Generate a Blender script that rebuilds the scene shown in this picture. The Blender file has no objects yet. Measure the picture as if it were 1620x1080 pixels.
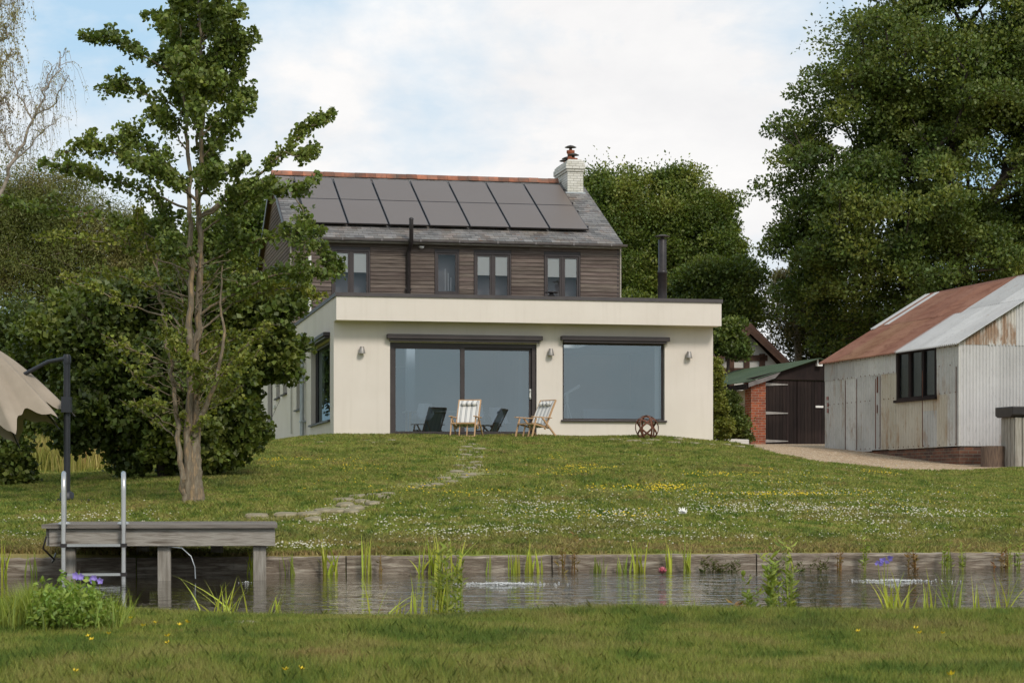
import bpy, math, random
import numpy as np
from mathutils import Vector, Matrix, Euler
random.seed(7); RNG = np.random.default_rng(7)
R = math.radians
F = 3450.0; EYE = 0.72; HOR = 785.0; PI = math.pi
scene = bpy.context.scene
col = scene.collection

# ------------------------------------------------------------------ terrain
def ss(a, b, x):
    t = np.clip((np.asarray(x, float) - a) / (b - a), 0, 1); return t * t * (3 - 2 * t)
def ybank(x): return 20.7 + .216 * np.clip(x, -14, 14)
def ynear(x): return 12.1 + .10 * np.sin(1.7 * x + 1) + .05 * np.sin(5.1 * x)
def zt(x, y):
    x = np.asarray(x, float); y = np.asarray(y, float)
    s = y - ybank(x)
    lin = .064 * np.maximum(s, 0)
    A = 2.02 - .07 * np.logaddexp(0, (2.02 - lin) / .07)
    A = np.maximum(A, 0)
    Rr = .27 * ss(3, 9, x) * (1 - ss(47, 64, y)) * ss(21, 40, y)
    L = .2 * ss(-4, -8, x) * (1 - ss(52, 75, y))
    far = .16 + A * (1 - Rr) * (1 - L) + .012 * np.maximum(0, y - 60)
    far = far + (.018 * np.sin(x * .9 + y * .35) + .012 * np.sin(x * 2.3 - y * .8 + 1)) * ss(21, 24, y) * (1 - ss(48, 50, y))
    n = y - ynear(x)
    near = .10 + .015 * np.sin(x * 1.3 + y) - .7 * ss(-.05, .55, n) - .055 * ss(-.9, 0, n)
    return np.where(s > -.2, -.6 + (far + .6) * ss(-.18, -.06, s), near)
_D = np.concatenate([np.arange(6, 20, .04), np.arange(20, 120, .06)])
def G(px, py):
    """first ground point seen along the line of sight of a measured photo position"""
    px = np.atleast_1d(np.asarray(px, float)); py = np.atleast_1d(np.asarray(py, float))
    out = np.zeros((len(px), 3))
    for i in range(len(px)):
        x = (px[i] - 810) / F * _D; z = EYE + (HOR - py[i]) / F * _D
        g = np.maximum(zt(x, _D), 0 if py[i] > 905 else -9)
        h = np.nonzero(z <= g)[0]; k = h[0] if len(h) else len(_D) - 1
        out[i] = (x[k], _D[k], g[k])
    return out
def P(px, py, d): return Vector(((px - 810) / F * d, d, EYE + (HOR - py) / F * d))

# ------------------------------------------------------------------ tagging
def tag(o, label=None, cat=None, group=None, kind=None):
    if label: o['label'] = label
    if cat: o['category'] = cat
    if group: o['group'] = group
    if kind: o['kind'] = kind
    return o
def empty(name, loc=(0, 0, 0), rz=0, label=None, cat=None, group=None):
    o = bpy.data.objects.new(name, None); col.objects.link(o)
    o.location = loc; o.rotation_euler = (0, 0, rz); o.empty_display_size = .2
    return tag(o, label, cat, group)
def copy_tree(o, parent=None):
    c = o.copy(); col.objects.link(c); c.parent = parent
    for ch in list(o.children):
        copy_tree(ch, c)
    return c

# ------------------------------------------------------------------ mesh builder
def raw_mesh(name, V, Fs, mat, parent=None, smooth=False, mi=None):
    """V (n,3); Fs list of int arrays (m,k)"""
    me = bpy.data.meshes.new(name)
    V = np.asarray(V, np.float32)
    if not isinstance(Fs, list): Fs = [Fs]
    Fs = [np.asarray(f, np.int32) for f in Fs if len(f)]
    me.vertices.add(len(V)); me.vertices.foreach_set('co', V.ravel())
    nl = sum(f.size for f in Fs); npoly = sum(len(f) for f in Fs)
    me.loops.add(nl); me.polygons.add(npoly)
    me.loops.foreach_set('vertex_index', np.concatenate([f.ravel() for f in Fs]))
    tot = np.concatenate([np.full(len(f), f.shape[1], np.int32) for f in Fs])
    st = np.concatenate([[0], np.cumsum(tot)[:-1]]).astype(np.int32)
    me.polygons.foreach_set('loop_start', st)
    try: me.polygons.foreach_set('loop_total', tot)
    except Exception: pass
    if smooth: me.polygons.foreach_set('use_smooth', np.ones(npoly, bool))
    for m in (mat if isinstance(mat, (list, tuple)) else [mat]): me.materials.append(m)
    if mi is not None: me.polygons.foreach_set('material_index', np.asarray(mi, np.int32))
    me.update(calc_edges=True); me.validate()
    o = bpy.data.objects.new(name, me); col.objects.link(o)
    if parent: o.parent = parent
    return o
class MB:
    def __init__(s): s.v = []; s.f = []; s.sm = []; s.mi = []
    def add(s, vs, fs, smooth=False, mi=0):
        b = len(s.v); s.v += [tuple(p) for p in vs]
        for f in fs: s.f.append([b + i for i in f]); s.sm.append(smooth); s.mi.append(mi)
        return s
    def box(s, x0, x1, y0, y1, z0, z1, mi=0):
        vs = [(x, y, z) for z in (z0, z1) for y in (y0, y1) for x in (x0, x1)]
        return s.add(vs, [(0, 2, 3, 1), (4, 5, 7, 6), (0, 1, 5, 4), (2, 6, 7, 3), (0, 4, 6, 2), (1, 3, 7, 5)], mi=mi)
    def obox(s, c, ax, ay, az, hx, hy, hz, mi=0):
        c = Vector(c); ax = Vector(ax).normalized(); ay = Vector(ay).normalized(); az = Vector(az).normalized()
        vs = [c + ax * (x * hx) + ay * (y * hy) + az * (z * hz) for z in (-1, 1) for y in (-1, 1) for x in (-1, 1)]
        return s.add(vs, [(0, 2, 3, 1), (4, 5, 7, 6), (0, 1, 5, 4), (2, 6, 7, 3), (0, 4, 6, 2), (1, 3, 7, 5)], mi=mi)
    def bar(s, a, b, w, h, up=(0, 0, 1), mi=0):
        a = Vector(a); b = Vector(b); d = (b - a); L = d.length; d.normalize(); up = Vector(up)
        x = d.cross(up)
        if x.length < 1e-4: x = d.cross(Vector((0, 1, 0)))
        x.normalize(); z = x.cross(d)
        return s.obox((a + b) / 2, d, x, z, L / 2, w / 2, h / 2, mi)
    def prism(s, pts, off, smooth=False, mi=0):
        """closed polygon pts (3d), extruded by off"""
        off = Vector(off); n = len(pts); p = [Vector(q) for q in pts]
        vs = p + [q + off for q in p]
        fs = [tuple(range(n))[::-1], tuple(range(n, 2 * n))] + [(i, (i + 1) % n, n + (i + 1) % n, n + i) for i in range(n)]
        return s.add(vs, fs, smooth, mi)
    def tube(s, pts, r, n=8, caps=True, mi=0, smooth=True):
        pts = [Vector(p) for p in pts]; m = len(pts)
        rr = r if isinstance(r, (list, tuple)) else [r] * m
        vs = []; prev = None
        for i, p in enumerate(pts):
            t = (pts[min(i + 1, m - 1)] - pts[max(i - 1, 0)]).normalized()
            if prev is None:
                a = t.cross(Vector((0, 0, 1)))
                if a.length < .05: a = t.cross(Vector((1, 0, 0)))
            else:
                a = prev - t * prev.dot(t)
            a.normalize(); prev = a; b = t.cross(a)
            for k in range(n):
                th = 2 * PI * k / n; vs.append(p + (a * math.cos(th) + b * math.sin(th)) * rr[i])
        fs = [(i * n + k, i * n + (k + 1) % n, (i + 1) * n + (k + 1) % n, (i + 1) * n + k) for i in range(m - 1) for k in range(n)]
        s.add(vs, fs, smooth, mi)
        if caps:
            s.add([vs[k] for k in range(n)], [tuple(range(n))[::-1]], False, mi)
            s.add([vs[(m - 1) * n + k] for k in range(n)], [tuple(range(n))], False, mi)
        return s
    def lathe(s, c, prof, n=16, mi=0, smooth=True):
        vs = [(c[0] + r * math.cos(2 * PI * k / n), c[1] + r * math.sin(2 * PI * k / n), c[2] + z) for r, z in prof for k in range(n)]
        fs = [(i * n + k, i * n + (k + 1) % n, (i + 1) * n + (k + 1) % n, (i + 1) * n + k) for i in range(len(prof) - 1) for k in range(n)]
        s.add(vs, fs, smooth, mi)
        s.add(vs[:n], [tuple(range(n))[::-1]], False, mi); s.add(vs[-n:], [tuple(range(n))], False, mi)
        return s
    def quad(s, a, b, c, d, mi=0): return s.add([a, b, c, d], [(0, 1, 2, 3)], mi=mi)
    def build(s, name, mat, parent=None, bevel=0):
        me = bpy.data.meshes.new(name); me.from_pydata(s.v, [], s.f)
        me.polygons.foreach_set('use_smooth', np.array(s.sm, bool)); me.polygons.foreach_set('material_index', np.array(s.mi, np.int32))
        for m in (mat if isinstance(mat, (list, tuple)) else [mat]): me.materials.append(m)
        me.update()
        o = bpy.data.objects.new(name, me); col.objects.link(o)
        if parent: o.parent = parent
        if bevel:
            b = o.modifiers.new('b', 'BEVEL'); b.width = bevel; b.segments = 2; b.limit_method = 'ANGLE'
        return o

# ------------------------------------------------------------------ materials
def s2l(c): return tuple(((v / 255) / 12.92 if v / 255 <= .04045 else ((v / 255 + .055) / 1.055) ** 2.4) for v in c)
class NT:
    def __init__(s, name):
        s.m = bpy.data.materials.new(name); s.m.use_nodes = True; s.t = s.m.node_tree; s.t.nodes.clear()
        s.out = s.n('ShaderNodeOutputMaterial')
    def n(s, ty, **kw):
        n = s.t.nodes.new(ty)
        for k, v in kw.items():
            if hasattr(n, k): setattr(n, k, v)
            else: n.inputs[k].default_value = v
        return n
    def l(s, a, b): s.t.links.new(a, b); return a
def ramp(nt, fac, stops):
    r = nt.n('ShaderNodeValToRGB'); e = r.color_ramp.elements
    while len(e) < len(stops): e.new(.5)
    for i, (p, c) in enumerate(stops): e[i].position = p; e[i].color = (*c[:3], 1)
    nt.l(fac, r.inputs['Fac']); return r.outputs['Color']
def coords(nt, scale=(1, 1, 1), rot=(0, 0, 0)):
    tc = nt.n('ShaderNodeTexCoord'); mp = nt.n('ShaderNodeMapping')
    mp.inputs['Scale'].default_value = scale; mp.inputs['Rotation'].default_value = rot
    nt.l(tc.outputs['Object'], mp.inputs['Vector']); return mp.outputs['Vector']
def noise(nt, vec, scale, detail=5, rough=.55, dist=0):
    n = nt.n('ShaderNodeTexNoise'); n.inputs['Scale'].default_value = scale; n.inputs['Detail'].default_value = detail
    n.inputs['Roughness'].default_value = rough; n.inputs['Distortion'].default_value = dist
    nt.l(vec, n.inputs['Vector']); return n.outputs['Fac']
def island(nt, colr, amt, hue=0):
    g = nt.n('ShaderNodeNewGeometry'); h = nt.n('ShaderNodeHueSaturation')
    mr = nt.n('ShaderNodeMapRange'); mr.inputs['To Min'].default_value = 1 - amt; mr.inputs['To Max'].default_value = 1 + amt
    nt.l(g.outputs['Random Per Island'], mr.inputs['Value']); nt.l(mr.outputs['Result'], h.inputs['Value'])
    if hue:
        m2 = nt.n('ShaderNodeMath', operation='MULTIPLY'); m2.inputs[1].default_value = 7.31
        fr = nt.n('ShaderNodeMath', operation='FRACT'); nt.l(g.outputs['Random Per Island'], m2.inputs[0]); nt.l(m2.outputs[0], fr.inputs[0])
        m3 = nt.n('ShaderNodeMapRange'); m3.inputs['To Min'].default_value = .5 - hue; m3.inputs['To Max'].default_value = .5 + hue
        nt.l(fr.outputs[0], m3.inputs['Value']); nt.l(m3.outputs['Result'], h.inputs['Hue'])
    nt.l(colr, h.inputs['Color']); return h.outputs['Color']
def mixc(nt, a, b, fac, mode='MIX'):
    m = nt.n('ShaderNodeMix', data_type='RGBA', blend_type=mode)
    ia, ib = m.inputs[6], m.inputs[7]
    for i, v in ((ia, a), (ib, b)):
        if isinstance(v, tuple): i.default_value = (*v[:3], 1)
        else: nt.l(v, i)
    if isinstance(fac, (int, float)): m.inputs[0].default_value = fac
    else: nt.l(fac, m.inputs[0])
    return m.outputs[2]
def maprange(nt, v, a, b, c=0, d=1):
    m = nt.n('ShaderNodeMapRange'); m.inputs['From Min'].default_value = a; m.inputs['From Max'].default_value = b
    m.inputs['To Min'].default_value = c; m.inputs['To Max'].default_value = d
    nt.l(v, m.inputs['Value']); return m.outputs['Result']
def math_(nt, op, a, b=None):
    m = nt.n('ShaderNodeMath', operation=op)
    for i, v in ((0, a), (1, b)):
        if v is None: continue
        if isinstance(v, (int, float)): m.inputs[i].default_value = v
        else: nt.l(v, m.inputs[i])
    return m.outputs[0]
def bump(nt, h, strength, dist=.01):
    b = nt.n('ShaderNodeBump'); b.inputs['Strength'].default_value = strength; b.inputs['Distance'].default_value = dist
    nt.l(h, b.inputs['Height']); return b.outputs['Normal']
def principled(nt, colr, rough=.7, metal=0, normal=None, spec=.5):
    p = nt.n('ShaderNodeBsdfPrincipled')
    if isinstance(colr, tuple): p.inputs['Base Color'].default_value = (*colr[:3], 1)
    else: nt.l(colr, p.inputs['Base Color'])
    if isinstance(rough, (int, float)): p.inputs['Roughness'].default_value = rough
    else: nt.l(rough, p.inputs['Roughness'])
    p.inputs['Metallic'].default_value = metal; p.inputs['Specular IOR Level'].default_value = spec
    if normal: nt.l(normal, p.inputs['Normal'])
    nt.l(p.outputs[0], nt.out.inputs['Surface']); return p
def mat(name, c1, c2=None, scale=4, rough=.7, metal=0, isl=0, bs=0, bscale=40, stretch=(1, 1, 1), spec=.4, hue=0, c3=None):
    nt = NT(name); v = coords(nt, stretch)
    if c2 is None: c2 = tuple(x * .85 for x in c1)
    f = noise(nt, v, scale)
    st = [(.35, c1), (.65, c2)] if c3 is None else [(.32, c1), (.5, c2), (.68, c3)]
    c = ramp(nt, f, st)
    if isl: c = island(nt, c, isl, hue)
    nrm = bump(nt, noise(nt, v, bscale, 4), bs) if bs else None
    principled(nt, c, rough, metal, nrm, spec); return nt.m
M = {}
M['render'] = None
def mk_render():
    nt = NT('cream_render'); v = coords(nt); f = noise(nt, v, .9, 6, .6)
    st = noise(nt, coords(nt, (6, 6, .35)), 1.3, 5, .6)
    c = ramp(nt, f, [(.3, (.665, .60, .53)), (.7, (.72, .655, .585))])
    c = mixc(nt, c, (.50, .44, .36), math_(nt, 'MULTIPLY', maprange(nt, st, .52, .72), .16))
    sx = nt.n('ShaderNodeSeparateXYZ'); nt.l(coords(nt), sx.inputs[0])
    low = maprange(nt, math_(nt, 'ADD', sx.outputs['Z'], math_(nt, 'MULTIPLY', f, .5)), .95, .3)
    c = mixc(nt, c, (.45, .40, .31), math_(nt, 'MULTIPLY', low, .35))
    principled(nt, c, .9, 0, bump(nt, noise(nt, v, 160, 3), .25, .003), .2); return nt.m
M['render'] = mk_render()
def mk_boards(name, a, b, c3, st):
    nt = NT(name)
    v = coords(nt, st); c = ramp(nt, noise(nt, v, 3.0, 8, .7), [(.3, a), (.5, b), (.72, c3)])
    c = island(nt, c, .28, .012)
    big = noise(nt, coords(nt), .55, 3)
    c = mixc(nt, c, (.07, .045, .038), math_(nt, 'MULTIPLY', maprange(nt, big, .5, .75), .45))
    principled(nt, c, .85, 0, bump(nt, noise(nt, v, 9, 6), .5, .006), .2); return nt.m
M['boards'] = mk_boards('weathered_boards', (.062, .047, .040), (.128, .100, .084), (.22, .182, .155), (.6, .6, 14))
M['boards_d'] = mk_boards('diagonal_boards', (.085, .058, .046), (.15, .11, .088), (.22, .165, .13), (3, 3, 3))
M['slate'] = mat('slate', (.15, .135, .125), (.25, .235, .225), 2.5, .6, isl=.38, hue=.02, bs=.4, bscale=60, c3=(.20, .15, .11))
def mk_slate():
    nt = NT('old_slate'); v = coords(nt)
    c = ramp(nt, noise(nt, v, 1.6, 6), [(.3, (.105, .10, .096)), (.5, (.165, .155, .147)), (.7, (.15, .118, .094))])
    c = island(nt, c, .36, .015)
    li = noise(nt, v, 9, 5, .7)
    c = mixc(nt, c, (.34, .33, .29), math_(nt, 'MULTIPLY', maprange(nt, li, .6, .68), .7))
    c = mixc(nt, c, (.20, .085, .035), math_(nt, 'MULTIPLY', maprange(nt, noise(nt, v, 3.3, 6, .7), .6, .7), .6))
    principled(nt, c, .62, 0, bump(nt, noise(nt, v, 70, 4), .5, .004), .4); return nt.m
M['slate'] = mk_slate()
M['ridge'] = mat('terracotta_ridge', (.36, .135, .075), (.22, .10, .065), 3, .9, isl=.35, bs=.4, c3=(.15, .10, .075))
M['pot'] = mat('terracotta_pot', (.42, .12, .055), (.28, .09, .05), 6, .8)
M['cowl'] = mat('dark_cowl', (.09, .08, .07), (.05, .04, .035), 8, .6, metal=.3)
M['frame'] = mat('aluminium_frame', (.040, .031, .030), (.052, .041, .040), 3, .45)
M['coping'] = mat('dark_coping', (.058, .050, .052), (.075, .064, .064), 3, .5)
M['gutter'] = mat('grey_gutter', (.12, .105, .10), (.17, .155, .15), 5, .4)
M['galv_pipe'] = mat('galvanised_pipe', (.33, .35, .36), (.42, .44, .45), 6, .4, metal=.6)
M['white_paint'] = mat('white_paint', (.72, .71, .68), (.62, .61, .57), 8, .5)
M['blind'] = mat('roller_blind', (.88, .88, .83), (.86, .86, .81), 2, .9)
M['blackmetal'] = mat('black_metal', (.018, .014, .014), (.03, .024, .023), 8, .4)
M['lamp'] = mat('lamp_metal', (.26, .24, .22), (.34, .32, .30), 10, .5, metal=.4)
M['inner'] = mat('interior_wall', (.40, .44, .47), (.34, .38, .41), .6, .9)
M['room'] = mat('dim_room', (.42, .39, .40), (.36, .34, .35), 1, .9)
M['innerfloor'] = mat('interior_floor', (.16, .15, .14), (.12, .11, .10), 1, .6)
M['shell'] = mat('white_plastic', (.75, .76, .78), (.70, .71, .73), 2, .4)
def mk_whitebrick():
    nt = NT('painted_brick'); v = coords(nt)
    b = nt.n('ShaderNodeTexBrick'); b.inputs['Scale'].default_value = 1; b.inputs['Brick Width'].default_value = .225; b.inputs['Row Height'].default_value = .078
    b.inputs['Mortar Size'].default_value = .008; b.inputs['Color1'].default_value = (.70, .68, .62, 1); b.inputs['Color2'].default_value = (.60, .58, .52, 1); b.inputs['Mortar'].default_value = (.36, .34, .30, 1)
    sx = nt.n('ShaderNodeSeparateXYZ'); cb = nt.n('ShaderNodeCombineXYZ'); nt.l(v, sx.inputs[0])
    nt.l(math_(nt, 'ADD', sx.outputs[0], sx.outputs[1]), cb.inputs[0]); nt.l(sx.outputs[2], cb.inputs[1]); nt.l(cb.outputs[0], b.inputs['Vector'])
    c = mixc(nt, b.outputs['Color'], (.33, .31, .22), math_(nt, 'MULTIPLY', maprange(nt, noise(nt, v, 2.5, 6, .7), .5, .7), .55))
    inv = math_(nt, 'SUBTRACT', 1, b.outputs['Fac'])
    principled(nt, c, .9, 0, bump(nt, inv, .6, .01), .2); return nt.m
M['whitebrick'] = mk_whitebrick()
def mk_brick(name, c1, c2, mo, dirt=(.10, .06, .045), rot=0):
    nt = NT(name); v = coords(nt)
    b = nt.n('ShaderNodeTexBrick'); b.inputs['Scale'].default_value = 1; b.inputs['Brick Width'].default_value = .225; b.inputs['Row Height'].default_value = .078
    b.inputs['Mortar Size'].default_value = .007; b.inputs['Color1'].default_value = (*c1, 1); b.inputs['Color2'].default_value = (*c2, 1); b.inputs['Mortar'].default_value = (*mo, 1)
    sx = nt.n('ShaderNodeSeparateXYZ'); cb = nt.n('ShaderNodeCombineXYZ'); nt.l(v, sx.inputs[0])
    nt.l(math_(nt, 'ADD', sx.outputs[0], sx.outputs[1]), cb.inputs[0]); nt.l(sx.outputs[2], cb.inputs[1]); nt.l(cb.outputs[0], b.inputs['Vector'])
    c = mixc(nt, b.outputs['Color'], dirt, math_(nt, 'MULTIPLY', maprange(nt, noise(nt, v, 5, 6, .7), .45, .7), .6))
    principled(nt, c, .9, 0, bump(nt, math_(nt, 'SUBTRACT', 1, b.outputs['Fac']), .7, .01), .2); return nt.m
M['brick'] = mk_brick('red_brick', (.33, .085, .035), (.22, .055, .03), (.30, .24, .19))
M['oldbrick'] = mk_brick('plinth_brick', (.20, .09, .055), (.09, .055, .045), (.20, .17, .13), (.05, .04, .035))
def mk_panel():
    nt = NT('solar_cells'); v = coords(nt)
    w = nt.n('ShaderNodeTexWave'); w.wave_type = 'BANDS'; w.bands_direction = 'Y'; w.inputs['Scale'].default_value = 8; nt.l(v, w.inputs['Vector'])
    c = ramp(nt, w.outputs['Fac'], [(.0, (.115, .086, .068)), (1, (.135, .102, .082))])
    c = mixc(nt, c, (.15, .125, .11), math_(nt, 'MULTIPLY', noise(nt, v, .8, 3), .5))
    principled(nt, c, .42, .0, None, .5); return nt.m
M['panel'] = mk_panel()
def mk_glass(name, refl, tint, rgh=.0):
    nt = NT(name)
    fr = nt.n('ShaderNodeFresnel', IOR=1.5); g = nt.n('ShaderNodeBsdfGlossy', Roughness=rgh); g.inputs['Color'].default_value = (.74, .91, 1, 1)
    t = nt.n('ShaderNodeBsdfTransparent'); t.inputs['Color'].default_value = (*tint, 1)
    f = math_(nt, 'MULTIPLY', fr.outputs[0], refl / .04)
    mx = nt.n('ShaderNodeMixShader'); nt.l(math_(nt, 'MINIMUM', f, 1.0), mx.inputs[0]); nt.l(t.outputs[0], mx.inputs[1]); nt.l(g.outputs[0], mx.inputs[2])
    nt.l(mx.outputs[0], nt.out.inputs['Surface']); return nt.m
M['glass'] = mk_glass('window_glass', .20, (.66, .74, .82))
M['glass_up'] = mk_glass('upper_glass', .04, (1, 1, 1))
M['glass_side'] = mk_glass('side_glass', .022, (.34, .37, .36))
M['glass_old'] = mk_glass('dusty_glass', .05, (.5, .45, .40), .25)
def mk_corr(name, base, alt, rust, rlo, rhi, ramt, sc=(1.2, 1.2, .35), metal=.08, rough=.6, isl=.13):
    nt = NT(name); v = coords(nt)
    c = ramp(nt, noise(nt, v, 1.4, 6, .6), [(.3, base), (.7, alt)])
    c = island(nt, c, isl, .008)
    rn = noise(nt, coords(nt, sc), 2.6, 8, .68, .4)
    c = mixc(nt, c, rust, math_(nt, 'MULTIPLY', maprange(nt, rn, rlo, rhi), ramt))
    fn = noise(nt, coords(nt, (4, 4, 1.2)), 6, 6, .7)
    c = mixc(nt, c, tuple(x * .45 for x in base), math_(nt, 'MULTIPLY', maprange(nt, fn, .55, .72), .5))
    principled(nt, c, rough, metal, bump(nt, fn, .2, .004), .4); return nt.m
M['galv'] = mk_corr('galvanised_sheet', (.43, .42, .39), (.55, .54, .51), (.30, .19, .11), .55, .68, .6, isl=.2)
M['galv_b'] = mk_corr('galvanised_sheet_yellowed', (.45, .40, .31), (.52, .48, .39), (.30, .16, .06), .52, .66, .6)
M['galv_light'] = mk_corr('bright_galvanised_sheet', (.47, .46, .45), (.56, .55, .54), (.26, .14, .07), .62, .72, .5)
M['galv_roof'] = mk_corr('dull_galvanised_roof', (.36, .355, .345), (.44, .435, .425), (.24, .13, .06), .62, .72, .5)
M['galv_rusty'] = mk_corr('rusting_galvanised_sheet', (.48, .45, .40), (.58, .56, .52), (.26, .135, .06), .46, .58, .8)
M['rust'] = mk_corr('rusted_roof_sheet', (.185, .088, .052), (.245, .130, .085), (.11, .04, .025), .5, .68, .75, (1.6, .5, 1.6), .1, .9, .10)
M['rust_steel'] = mat('rusted_steel', (.17, .065, .035), (.10, .04, .025), 12, .85, bs=.3)
M['greenroof'] = mk_corr('green_roof_sheet', (.045, .070, .038), (.062, .092, .048), (.10, .10, .07), .55, .75, .5, metal=0, rough=.75)
M['darkboard'] = mk_boards('tarred_boards', (.008, .006, .006), (.015, .010, .009), (.026, .017, .014), (14, 14, .6))
M['block'] = mat('concrete_block', (.30, .25, .19), (.38, .32, .25), 3, .95, isl=.14, bs=.5)
M['plaster'] = mat('white_plaster', (.62, .60, .55), (.55, .53, .48), 2, .9)
M['timber_br'] = mat('brown_timber', (.10, .05, .03), (.06, .03, .02), 5, .8)
M['tile'] = mat('clay_tile', (.14, .075, .055), (.09, .05, .04), 6, .9)
M['grey_timber'] = mat('silvered_timber', (.22, .195, .16), (.36, .33, .285), 2.2, .85, isl=.12, bs=.7, bscale=10, stretch=(1.2, 12, 12), c3=(.13, .105, .08))
M['post_timber'] = mat('silvered_post', (.38, .35, .30), (.22, .195, .16), 2.5, .9, isl=.1, bs=.8, bscale=12, stretch=(14, 14, 1.2))
M['sleeper'] = mat('weathered_sleeper', (.38, .33, .26), (.15, .115, .085), 1.6, .9, isl=.2, bs=.8, bscale=12, stretch=(1.2, 9, 14), c3=(.42, .37, .30))
M['deck'] = mat('deck_boards', (.15, .13, .11), (.24, .215, .185), 2, .85, isl=.15, bs=.5, stretch=(1.5, 14, 14))
M['steel'] = mat('stainless_steel', (.50, .48, .46), (.58, .56, .53), 4, .3, metal=.9)
M['canvas_tan'] = mat('tan_canvas', (.37, .31, .245), (.30, .25, .195), 2.0, .95, bs=.2)
M['parasolmetal'] = mat('anthracite_metal', (.020, .022, .028), (.028, .030, .036), 4, .45)
M['beech'] = mat('beech_wood', (.52, .33, .18), (.42, .25, .13), 4, .55, stretch=(1, 8, 8))
M['stone'] = mat('path_stone', (.27, .225, .14), (.20, .17, .10), 5, .95, isl=.3, bs=.6, c3=(.33, .28, .19))
M['gravel_wall'] = mat('white_block', (.66, .64, .60), (.58, .56, .52), 3, .9)
M['log'] = mat('log_bark', (.17, .115, .08), (.09, .06, .045), 5, .95, bs=1, bscale=18, stretch=(6, 6, 1))
M['bark'] = mat('ginkgo_bark', (.27, .225, .16), (.15, .12, .085), 5, .95, bs=.9, bscale=14, stretch=(5, 5, 1), c3=(.33, .23, .13))
M['bark_dark'] = mat('dark_bark', (.07, .055, .042), (.04, .03, .025), 3, .95, bs=.8)
M['bark_twig'] = mat('twig_bark', (.22, .18, .13), (.14, .11, .08), 3, .95)
M['bark_birch'] = mat('birch_bark', (.34, .29, .24), (.20, .16, .13), 3, .8, stretch=(1, 1, 6))
LG = 1.72
def mk_leaf(name, c1, c2, c3, isl=.3, hue=.02, scale=.8, trans=.32):
    mn = [(a + b + c_) / 3 for a, b, c_ in zip(c1, c2, c3)]; c1, c2, c3 = [tuple(max(.004, (m_ + (x - m_) * 1.35)) * LG * w_ for x, m_, w_ in zip(q, mn, (1.14, 1.0, .82))) for q in (c1, c2, c3)]
    nt = NT(name); v = coords(nt)
    c = ramp(nt, noise(nt, v, scale * .6, 6, .65), [(.36, c1), (.5, c2), (.64, c3)])
    c = island(nt, c, isl * 1.25, hue)
    p = nt.n('ShaderNodeBsdfPrincipled'); nt.l(c, p.inputs['Base Color']); p.inputs['Roughness'].default_value = .5; p.inputs['Specular IOR Level'].default_value = .4
    t = nt.n('ShaderNodeBsdfTranslucent'); nt.l(mixc(nt, c, (1.0, 1.0, .35), 1.0, 'MULTIPLY'), t.inputs['Color'])
    mx = nt.n('ShaderNodeMixShader'); mx.inputs[0].default_value = trans
    nt.l(p.outputs[0], mx.inputs[1]); nt.l(t.outputs[0], mx.inputs[2]); nt.l(mx.outputs[0], nt.out.inputs['Surface']); return nt.m
M['leaf_oak'] = mk_leaf('oak_leaf', (.040, .066, .015), (.060, .092, .022), (.094, .124, .030))
M['leaf_mid'] = mk_leaf('field_tree_leaf', (.042, .070, .015), (.066, .100, .022), (.115, .145, .036))
M['leaf_gk'] = mk_leaf('ginkgo_leaf', (.060, .092, .026), (.080, .118, .032), (.105, .145, .040), .32)
M['leaf_gk2'] = mk_leaf('ginkgo_young_leaf', (.085, .110, .024), (.11, .14, .03), (.135, .16, .04), .32)
M['leaf_shrub'] = mk_leaf('shrub_leaf', (.038, .058, .016), (.055, .082, .020), (.080, .108, .028), .35)
M['leaf_olive'] = mk_leaf('willow_leaf', (.062, .082, .024), (.080, .100, .030), (.115, .112, .048), .25)
M['leaf_birch'] = mk_leaf('birch_leaf', (.13, .135, .07), (.16, .16, .085), (.12, .10, .07), .3)
M['leaf_ivy'] = mk_leaf('ivy_leaf', (.075, .105, .022), (.10, .125, .028), (.065, .09, .02), .3)
M['leaf_dark'] = mk_leaf('conifer_leaf', (.028, .032, .012), (.040, .045, .016), (.055, .055, .022), .3)
M['reed'] = mk_leaf('reed_leaf', (.27, .30, .05), (.22, .27, .045), (.32, .31, .07), .3, .02, 2)
M['reed_green'] = mk_leaf('reed_green_leaf', (.11, .165, .03), (.14, .19, .04), (.09, .14, .03), .3, .02, 2)
M['rushes'] = mk_leaf('rusty_stem_leaf', (.17, .085, .04), (.12, .10, .035), (.10, .12, .035), .3, .02, 3)
M['purple_leaf'] = mk_leaf('purple_leaf', (.075, .040, .030), (.06, .075, .025), (.09, .045, .03), .3)
M['geranium'] = mk_leaf('geranium_leaf', (.095, .16, .030), (.12, .19, .040), (.085, .14, .028), .25)
M['pale_grass'] = mk_leaf('seeding_grass', (.21, .20, .08), (.16, .18, .05), (.26, .23, .11), .25)
def flat(name, c, rough=.6): return mat(name, c, tuple(x * .9 for x in c), 6, rough)
M['fl_yellow'] = flat('buttercup_petal', (.72, .52, .02)); M['fl_white'] = flat('clover_head', (.58, .55, .41))
M['fl_purple'] = flat('geranium_petal', (.30, .22, .62)); M['fl_iris'] = flat('iris_petal', (.20, .16, .52)); M['fl_pink'] = flat('lily_petal', (.75, .25, .30)); M['fl_lily'] = flat('arum_petal', (.88, .87, .80))
M['foam'] = flat('water_foam', (.60, .60, .58), .3)

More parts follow.
